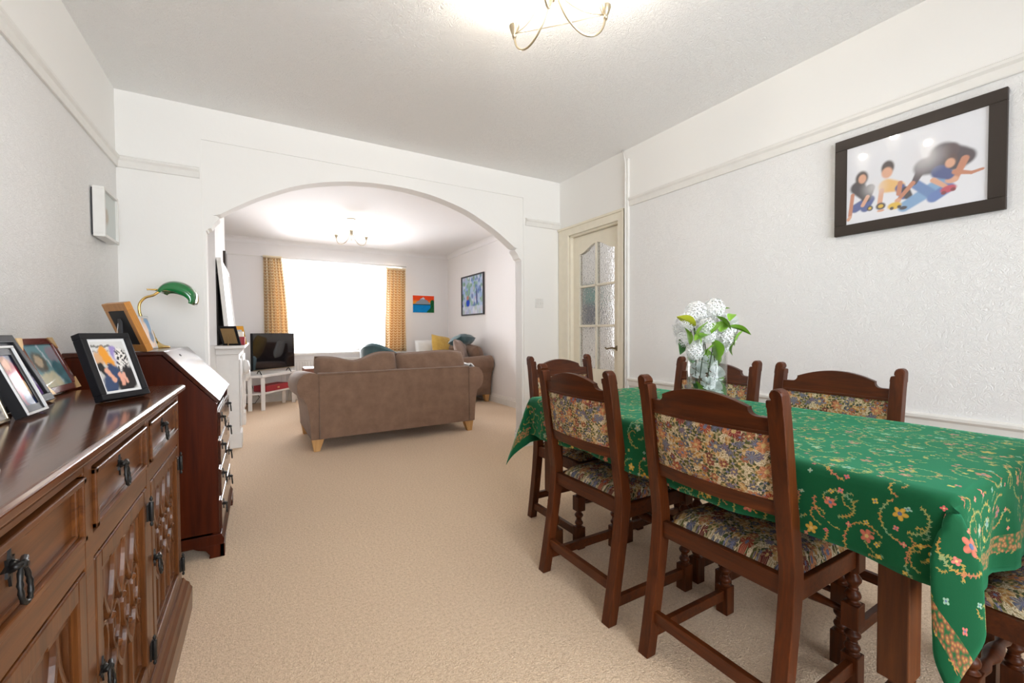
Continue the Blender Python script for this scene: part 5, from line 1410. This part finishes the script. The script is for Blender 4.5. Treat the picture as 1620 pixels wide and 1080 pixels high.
# brown leather stool showing above the sofa arm
st = thing('leather_stool', 'brown leather topped box stool between television and sofa', 'stool', (0.70, 6.35, 0))
b = MB(); b.box(-0.20, 0.20, -0.18, 0.18, 0.06, 0.52); b.build('body', M_sofa, st, bevel=0.02)
b = MB(); b.box(-0.21, 0.21, -0.19, 0.19, 0.52, 0.60); b.build('seat', M_leather, st, bevel=0.02)
b = MB()
for sx in (-1, 1):
    for sy in (-1, 1): b.box(sx*0.16-0.02, sx*0.16+0.02, sy*0.14-0.02, sy*0.14+0.02, 0, 0.06)
b.build('foot', M_beech, st)

# radiator under the bay
rd = thing('radiator', 'white ribbed panel radiator under the bay window sill', 'radiator', (1.20, 7.53, 0.12))
b = MB(); b.box(-0.80, 0.80, -0.005, 0.055, 0.0, 0.515); b.build('panel', M_white, rd, bevel=0.006)
rb = None
for k in range(40):
    if rb is None:
        q = MB(); q.box(-0.012, 0.012, -0.018, -0.004, 0.03, 0.485); rb = q.build('rib', M_white, rd, bevel=0.005); r0 = rb
    else: r0 = rb.copy(); COL.objects.link(r0)
    r0.location = (-0.78+0.04*k, 0, 0)
b = MB(); b.box(-0.80, 0.80, -0.015, 0.057, 0.505, 0.525); b.build('top_grille', M_white, rd, bevel=0.003)
b = MB(); b.tube([(-0.83, 0.02, -0.12), (-0.83, 0.02, 0.05), (-0.80, 0.02, 0.05)], 0.009, 8); b.tube([(0.83, 0.02, -0.12), (0.83, 0.02, 0.05), (0.80, 0.02, 0.05)], 0.009, 8); b.build('pipe', M_white, rd)

# curtains
def curtain(label, x0, x1, z0, z1, y, folds, tb_, side):
    b = MB(); nu, nv = folds*12+1, 26
    def P(u, v):
        pinch = 1-0.18*smoothstep(0.75, 1.0, v)
        flare = (x0+(x1-x0)*u) if side > 0 else (x0+(x1-x0)*u)
        z = z0+(z1-z0)*v
        amp = 0.075*(1-0.5*v)
        if side < 0: x = x0+(x1-x0)*u*(1-0.30*v**2)
        else: x = x1-(x1-x0)*(1-u)*(1-0.12*v)
        return (x+0.006*sin(u*folds*4*pi+v*2), y+amp*sin(u*folds*2*pi+0.5*sin(v*3)), z)
    vs = [P(i/(nu-1), j/(nv-1)) for j in range(nv) for i in range(nu)]
    fs = [(j*nu+i, j*nu+i+1, (j+1)*nu+i+1, (j+1)*nu+i) for j in range(nv-1) for i in range(nu-1)]
    me = bpy.data.meshes.new('curtain_cloth'); me.from_pydata(vs, [], fs)
    uvl = me.uv_layers.new(name='UVMap')
    for l_ in me.loops:
        i = l_.vertex_index % nu; j = l_.vertex_index//nu; uvl.data[l_.index].uv = (i/(nu-1)*(x1-x0)*2.6, j/(nv-1)*(z1-z0))
    for p in me.polygons: p.use_smooth = True
    me.materials.append(M_curtain)
    root = thing('curtain', label, 'curtain', (0, 0, 0))
    o = bpy.data.objects.new('curtain_cloth', me); COL.objects.link(o); o.parent = root
    o.modifiers.new('thick', 'SOLIDIFY').thickness = 0.002
    q = MB(); q.box(x0, x0+(x1-x0)*0.72 if side < 0 else x1, y-0.018, y+0.018, z1-0.005, z1+0.02) if side < 0 else q.box(x0+0.03, x1, y-0.018, y+0.018, z1-0.005, z1+0.02)
    q.build('header_tape', M_curtain, root)
    return root
curtain('gold leaf-patterned curtain at the left of the bay window, behind the television', 0.055, 0.40, 0.70, 2.215, 7.50, 4, 0, -1)
curtain('gold leaf-patterned curtain at the right of the bay window', 1.86, 2.23, 0.735, 2.165, 7.50, 5, 0, 1)
b = MB(); b.tube([(0.03, 7.54, 2.225), (2.26, 7.54, 2.225)], 0.010, 8); tag(b.build('curtain_rail', M_white), 'thin white curtain rail above the bay window opening', 'curtain rail')
# sheer net across the bay window
b = MB(); b.grid(lambda u, v: (WX0+0.02+(WX1-WX0-0.04)*u, 8.08+0.022*sin(u*2*pi*30), WZ0+0.004+(2.135-WZ0)*v), 361, 4)
tag(b.build('net_curtain', M_net, fix=False), 'sheer white net curtain filling the bright bay window', 'net curtain')

# paintings in the sitting room
mp_ = thing('mountain_painting', 'small canvas of a snowy mountain, orange sky and blue lake, right of the window', 'painting', (2.585, FYD, 1.425), (0, 0, -pi/2))
b = MB(); b.box(0, 0.02, -0.20, 0.20, 0, 0.305); b.build('canvas', M_whiteboard, mp_, bevel=0.002)
def mountain(u, v):
    c = over(lin(238, 78, 40), smoothstep(0.55, 0.8, v)*0.0, lin(240, 90, 40)); c = over(c, 1-smoothstep(0.6, 0.78, v), lin(242, 150, 50)) if v < 0.8 else c
    ridge = 0.50+0.42*max(0, 1-abs(u-0.47)/0.42)**1.1+0.02*sin(u*40)
    if v < ridge: c = lin(150, 155, 165) if n2(u, v, 3) > 0.45 or v < 0.8 else lin(225, 228, 235)
    if v < ridge and v > 0.82: c = lin(220, 224, 232)
    if v < 0.50: c = lin(22, 60, 50)
    if v < 0.45: c = over(lin(20, 130, 200), 0.4*n2(u, v, 1), lin(30, 150, 215))
    tr = 0.86-abs(u-0.92)*0.8
    if v < tr*0.9 and u > 0.82 or (v < 0.42*(u-0.62)/0.3 and u > 0.62): c = lin(38, 105, 62) if n2(u, v, 6) > .4 else lin(20, 70, 45)
    return c
tint_mesh('painting', mountain, 0.40, 0.305, 60, 46, M_canvas, mp_, Matrix.Translation((0.0212, 0, 0)))
gp = thing('garden_picture', 'blue and green impressionist garden picture in slim dark frame on the sitting room right wall', 'picture', (FXR, 6.50, 1.345), (0, 0, pi))
b = MB(); gw, gh, gb = 0.86, 0.67, 0.022
for q in ((-gw/2, gw/2, 0, gb), (-gw/2, gw/2, gh-gb, gh), (-gw/2, -gw/2+gb, gb, gh-gb), (gw/2-gb, gw/2, gb, gh-gb)): b.box(0.001, 0.028, *q)
b.build('frame', M_grey, gp, bevel=0.002)
rg = random.Random(5); blobs = [(rg.random(), rg.random(), rg.uniform(.02, .06), rg.choice([lin(150, 175, 220), lin(110, 150, 120), lin(215, 222, 235), lin(90, 115, 175), lin(190, 180, 200), lin(140, 175, 150)])) for _ in range(150)]
def garden(u, v):
    c = lin(170, 190, 215)
    for x, y, r, col in blobs: c = over(c, 0.8*ell(u, v, x, y, r, r*1.5), col)
    c = over(c, ell(u, v, .70, .45, .035, .22), lin(70, 80, 130)); c = over(c, ell(u, v, .28, .30, .09, .12), lin(35, 70, 180)); c = over(c, ell(u, v, .27, .44, .06, .06), lin(190, 130, 110))
    if v < .22: c = over(c, .5, lin(215, 218, 228))
    return c
tint_mesh('print', garden, gw-2*gb, gh-2*gb, 60, 50, M_canvas, gp, Matrix.Translation((0.012, 0, gb)))

# ------------------------------------------------------------------ fireplace and mantel
fpz = thing('fireplace', 'white painted fireplace surround with mantel shelf on the chimney breast', 'fireplace', (0, 0, 0))
b = MB(); b.box(-0.348, -0.120, 4.56, 6.20, 0.925, 0.950); b.build('mantel_shelf', M_white, fpz, bevel=0.005)
b = MB(); b.prism([(-0.348, 0.925), (-0.135, 0.925), (-0.150, 0.905), (-0.160, 0.880), (-0.170, 0.870), (-0.348, 0.870)], 'y', 4.66, 6.12); b.build('cornice', M_white, fpz, bevel=0.003)
b = MB(); b.box(-0.348, -0.172, 4.70, 4.95, 0.0, 0.872); b.box(-0.348, -0.172, 5.85, 6.10, 0.0, 0.872); b.box(-0.348, -0.172, 4.95, 5.85, 0.62, 0.872)
b.box(-0.345, -0.158, 4.695, 4.955, 0.0, 0.14); b.box(-0.345, -0.158, 5.845, 6.105, 0.0, 0.14)
b.box(-0.600, -0.348, 4.70, 4.849, 0.0, 0.95)
b.build('surround', M_white, fpz, bevel=0.004)
b = MB(); b.box(-0.172, -0.158, 4.73, 4.92, 0.20, 0.82); b.box(-0.172, -0.158, 5.88, 6.07, 0.20, 0.82); b.box(-0.172, -0.150, 5.00, 5.80, 0.66, 0.84); b.build('moulded_panel', M_white, fpz, bevel=0.006)
b = MB(); b.box(-0.30, -0.19, 4.95, 5.85, 0.0, 0.62); b.build('hearth_insert', M_white, fpz, bevel=0.005)
for yy, zz in ((5.15, 0.72), (5.45, 0.62)):
    q = MB(); q.lathe([(0.070, 0), (0.075, 0.02), (0.060, 0.045), (0.020, 0.055), (0.001, 0.056)], seg=20, M=Matrix.Translation((-0.15, yy, zz)) @ Matrix.Rotation(radians(90), 4, 'Y')); q.build('rosette', M_white, fpz)
MZ = 0.950
fr = leaning_frame('dark photo frame seen from behind on the mantel shelf, its easel strut showing', -0.220, 4.74, 62, 0.16, 0.19, 24, 0.014, MZ, 0.02, M_black, ph_bw, 0, strut=True, strut_mat=M_kraft, back_mat=M_kraft, nm='photo_frame')
lf = thing('leaning_mirror', 'large white-framed panel leaning against the chimney breast along the mantel', 'panel', (-0.245, 5.46, MZ+0.0025), (0, -radians(4.5), 0))
b = MB(); b.box(-0.012, -0.004, -0.62, 0.62, 0.01, 0.81); b.build('panel', M_white, lf)
b = MB()
for q in ((-0.64, 0.64, 0, 0.045), (-0.64, 0.64, 0.775, 0.82), (-0.64, -0.595, 0.045, 0.775), (0.595, 0.64, 0.045, 0.775)): b.box(-0.030, 0.006, *q)
b.build('frame', M_trim, lf, bevel=0.003)
b = MB(); b.box(-0.018, -0.012, -0.60, 0.60, 0.04, 0.78); b.build('backing', M_brown_frame, lf)
b = MB(); b.box(-0.347, -0.337, 4.86, 5.85, 0.952, 1.62)  # added dark sheet, painting the shaded breast behind the leaning panel
o = b.build('shade_board', M_brown_frame, bevel=0.002); tag(o, 'dark board added for the shade in the gap behind the white-framed panel', 'board')
dk = thing('dark_picture', 'small dark framed picture high at the far end of the chimney breast', 'picture', (-0.348, 5.98, 1.80))
b = MB(); b.box(0.001, 0.026, -0.12, 0.12, 0.0, 0.20); b.build('frame', M_brown_frame, dk, bevel=0.002)
tint_mesh('print', lambda u, v: lin(90, 84, 78), 0.20, 0.16, 4, 4, M_canvas, dk, Matrix.Translation((0.0265, 0, 0.02)))
bx_ = MB(); bx_.box(-0.035, 0.035, -0.03, 0.03, 0, 0.13); o = bx_.build('cream_box', M_cream, bevel=0.004); o.location = (-0.175, 4.99, MZ); tag(o, 'cream box standing behind the dark frame on the mantel', 'box')
leaning_frame('orange greeting card standing on the mantel shelf', -0.160, 5.22, 40, 0.14, 0.19, 12, 0.003, MZ, 0.001, M_yellow, lambda u, v: lin(236, 168, 60), 0, strut=False, nm='greeting_card')['category'] = 'card'
leaning_frame('white folded card beside the orange card on the mantel', -0.165, 5.10, 40, 0.10, 0.15, 12, 0.003, MZ, 0.001, M_whiteboard, lambda u, v: over(lin(222, 222, 225), n2(u, v, 3)*.5, lin(170, 165, 175)), 0, strut=False, nm='greeting_card')['category'] = 'card'
q = MB(); q.lathe([(0.001, 0), (0.030, 0), (0.034, 0.01), (0.034, 0.075), (0.030, 0.080), (0.001, 0.078)], seg=18); o = q.build('red_candle', M_red); o.location = (-0.158, 4.86, MZ); tag(o, 'dark pink candle jar at the front edge of the mantel', 'candle')

# ------------------------------------------------------------------ television and its table
tt = thing('television_table', 'white corner television table with lower shelf and block legs', 'table', (0, 0, 0))
out = [(-0.42, 6.80), (0.02, 6.74), (0.475, 7.34), (0.44, 7.46), (-0.42, 7.46)]
b = MB(); b.prism(out, 'z', 0.455, 0.490); b.build('tabletop', M_white, tt, bevel=0.004)
b = MB(); b.prism([(-0.40, 6.84), (0.02, 6.80), (0.43, 7.34), (0.40, 7.44), (-0.40, 7.44)], 'z', 0.215, 0.240); b.build('shelf', M_white, tt, bevel=0.003)
for (x, y) in ((-0.13, 6.83), (0.025, 6.80), (0.30, 7.40), (0.43, 7.36), (-0.38, 6.86), (-0.38, 7.42)):
    q = MB(); q.box(x-0.025, x+0.025, y-0.025, y+0.025, 0, 0.455); q.build('leg', M_white, tt, bevel=0.003)
rbx = thing('red_box', 'flat dark red box on the lower shelf of the television table', 'box', (0.14, 7.13, 0.241), (0, 0, radians(51)))
b = MB(); b.box(-0.24, 0.24, -0.10, 0.10, 0, 0.085); b.build('body', M_red, rbx, bevel=0.005)
b = MB(); b.box(-0.02, 0.02, -0.106, -0.10, 0.03, 0.05); b.build('clasp', M_gilt, rbx)
tv = thing('television', 'flat screen television standing on the white corner table', 'television', (0.17, 7.05, 0.490), (0, 0, radians(45.5)))
b = MB(); b.box(-0.385, 0.385, -0.012, 0.022, 0.055, 0.570); b.build('housing', M_black, tv, bevel=0.003)
b = MB(); b.box(-0.376, 0.376, -0.0135, -0.0125, 0.072, 0.562); b.build('screen', M_screen, tv)
b = MB(); b.box(-0.385, 0.385, -0.0145, -0.012, 0.055, 0.067); b.build('lower_bezel', M_nickel, tv)
for s in (-1, 1):
    q = MB(); q.tube([(s*0.27, 0.0, 0.062), (s*0.27-0.07, -0.11, 0.006)], [0.008, 0.006], 6); q.tube([(s*0.27, 0.0, 0.062), (s*0.27+0.07, 0.10, 0.006)], [0.008, 0.006], 6); q.build('foot', M_black, tv)
b = MB(); b.tube([(-0.02, 7.485, 0.72), (-0.10, 7.49, 0.62), (-0.15, 7.49, 0.42), (-0.10, 7.49, 0.22), (-0.02, 7.49, 0.10), (-0.08, 7.51, 0.006), (-0.20, 7.52, 0.006)], 0.005, 6); tag(b.build('power_cable', M_cable), 'black cable looping down behind the television table', 'cable')
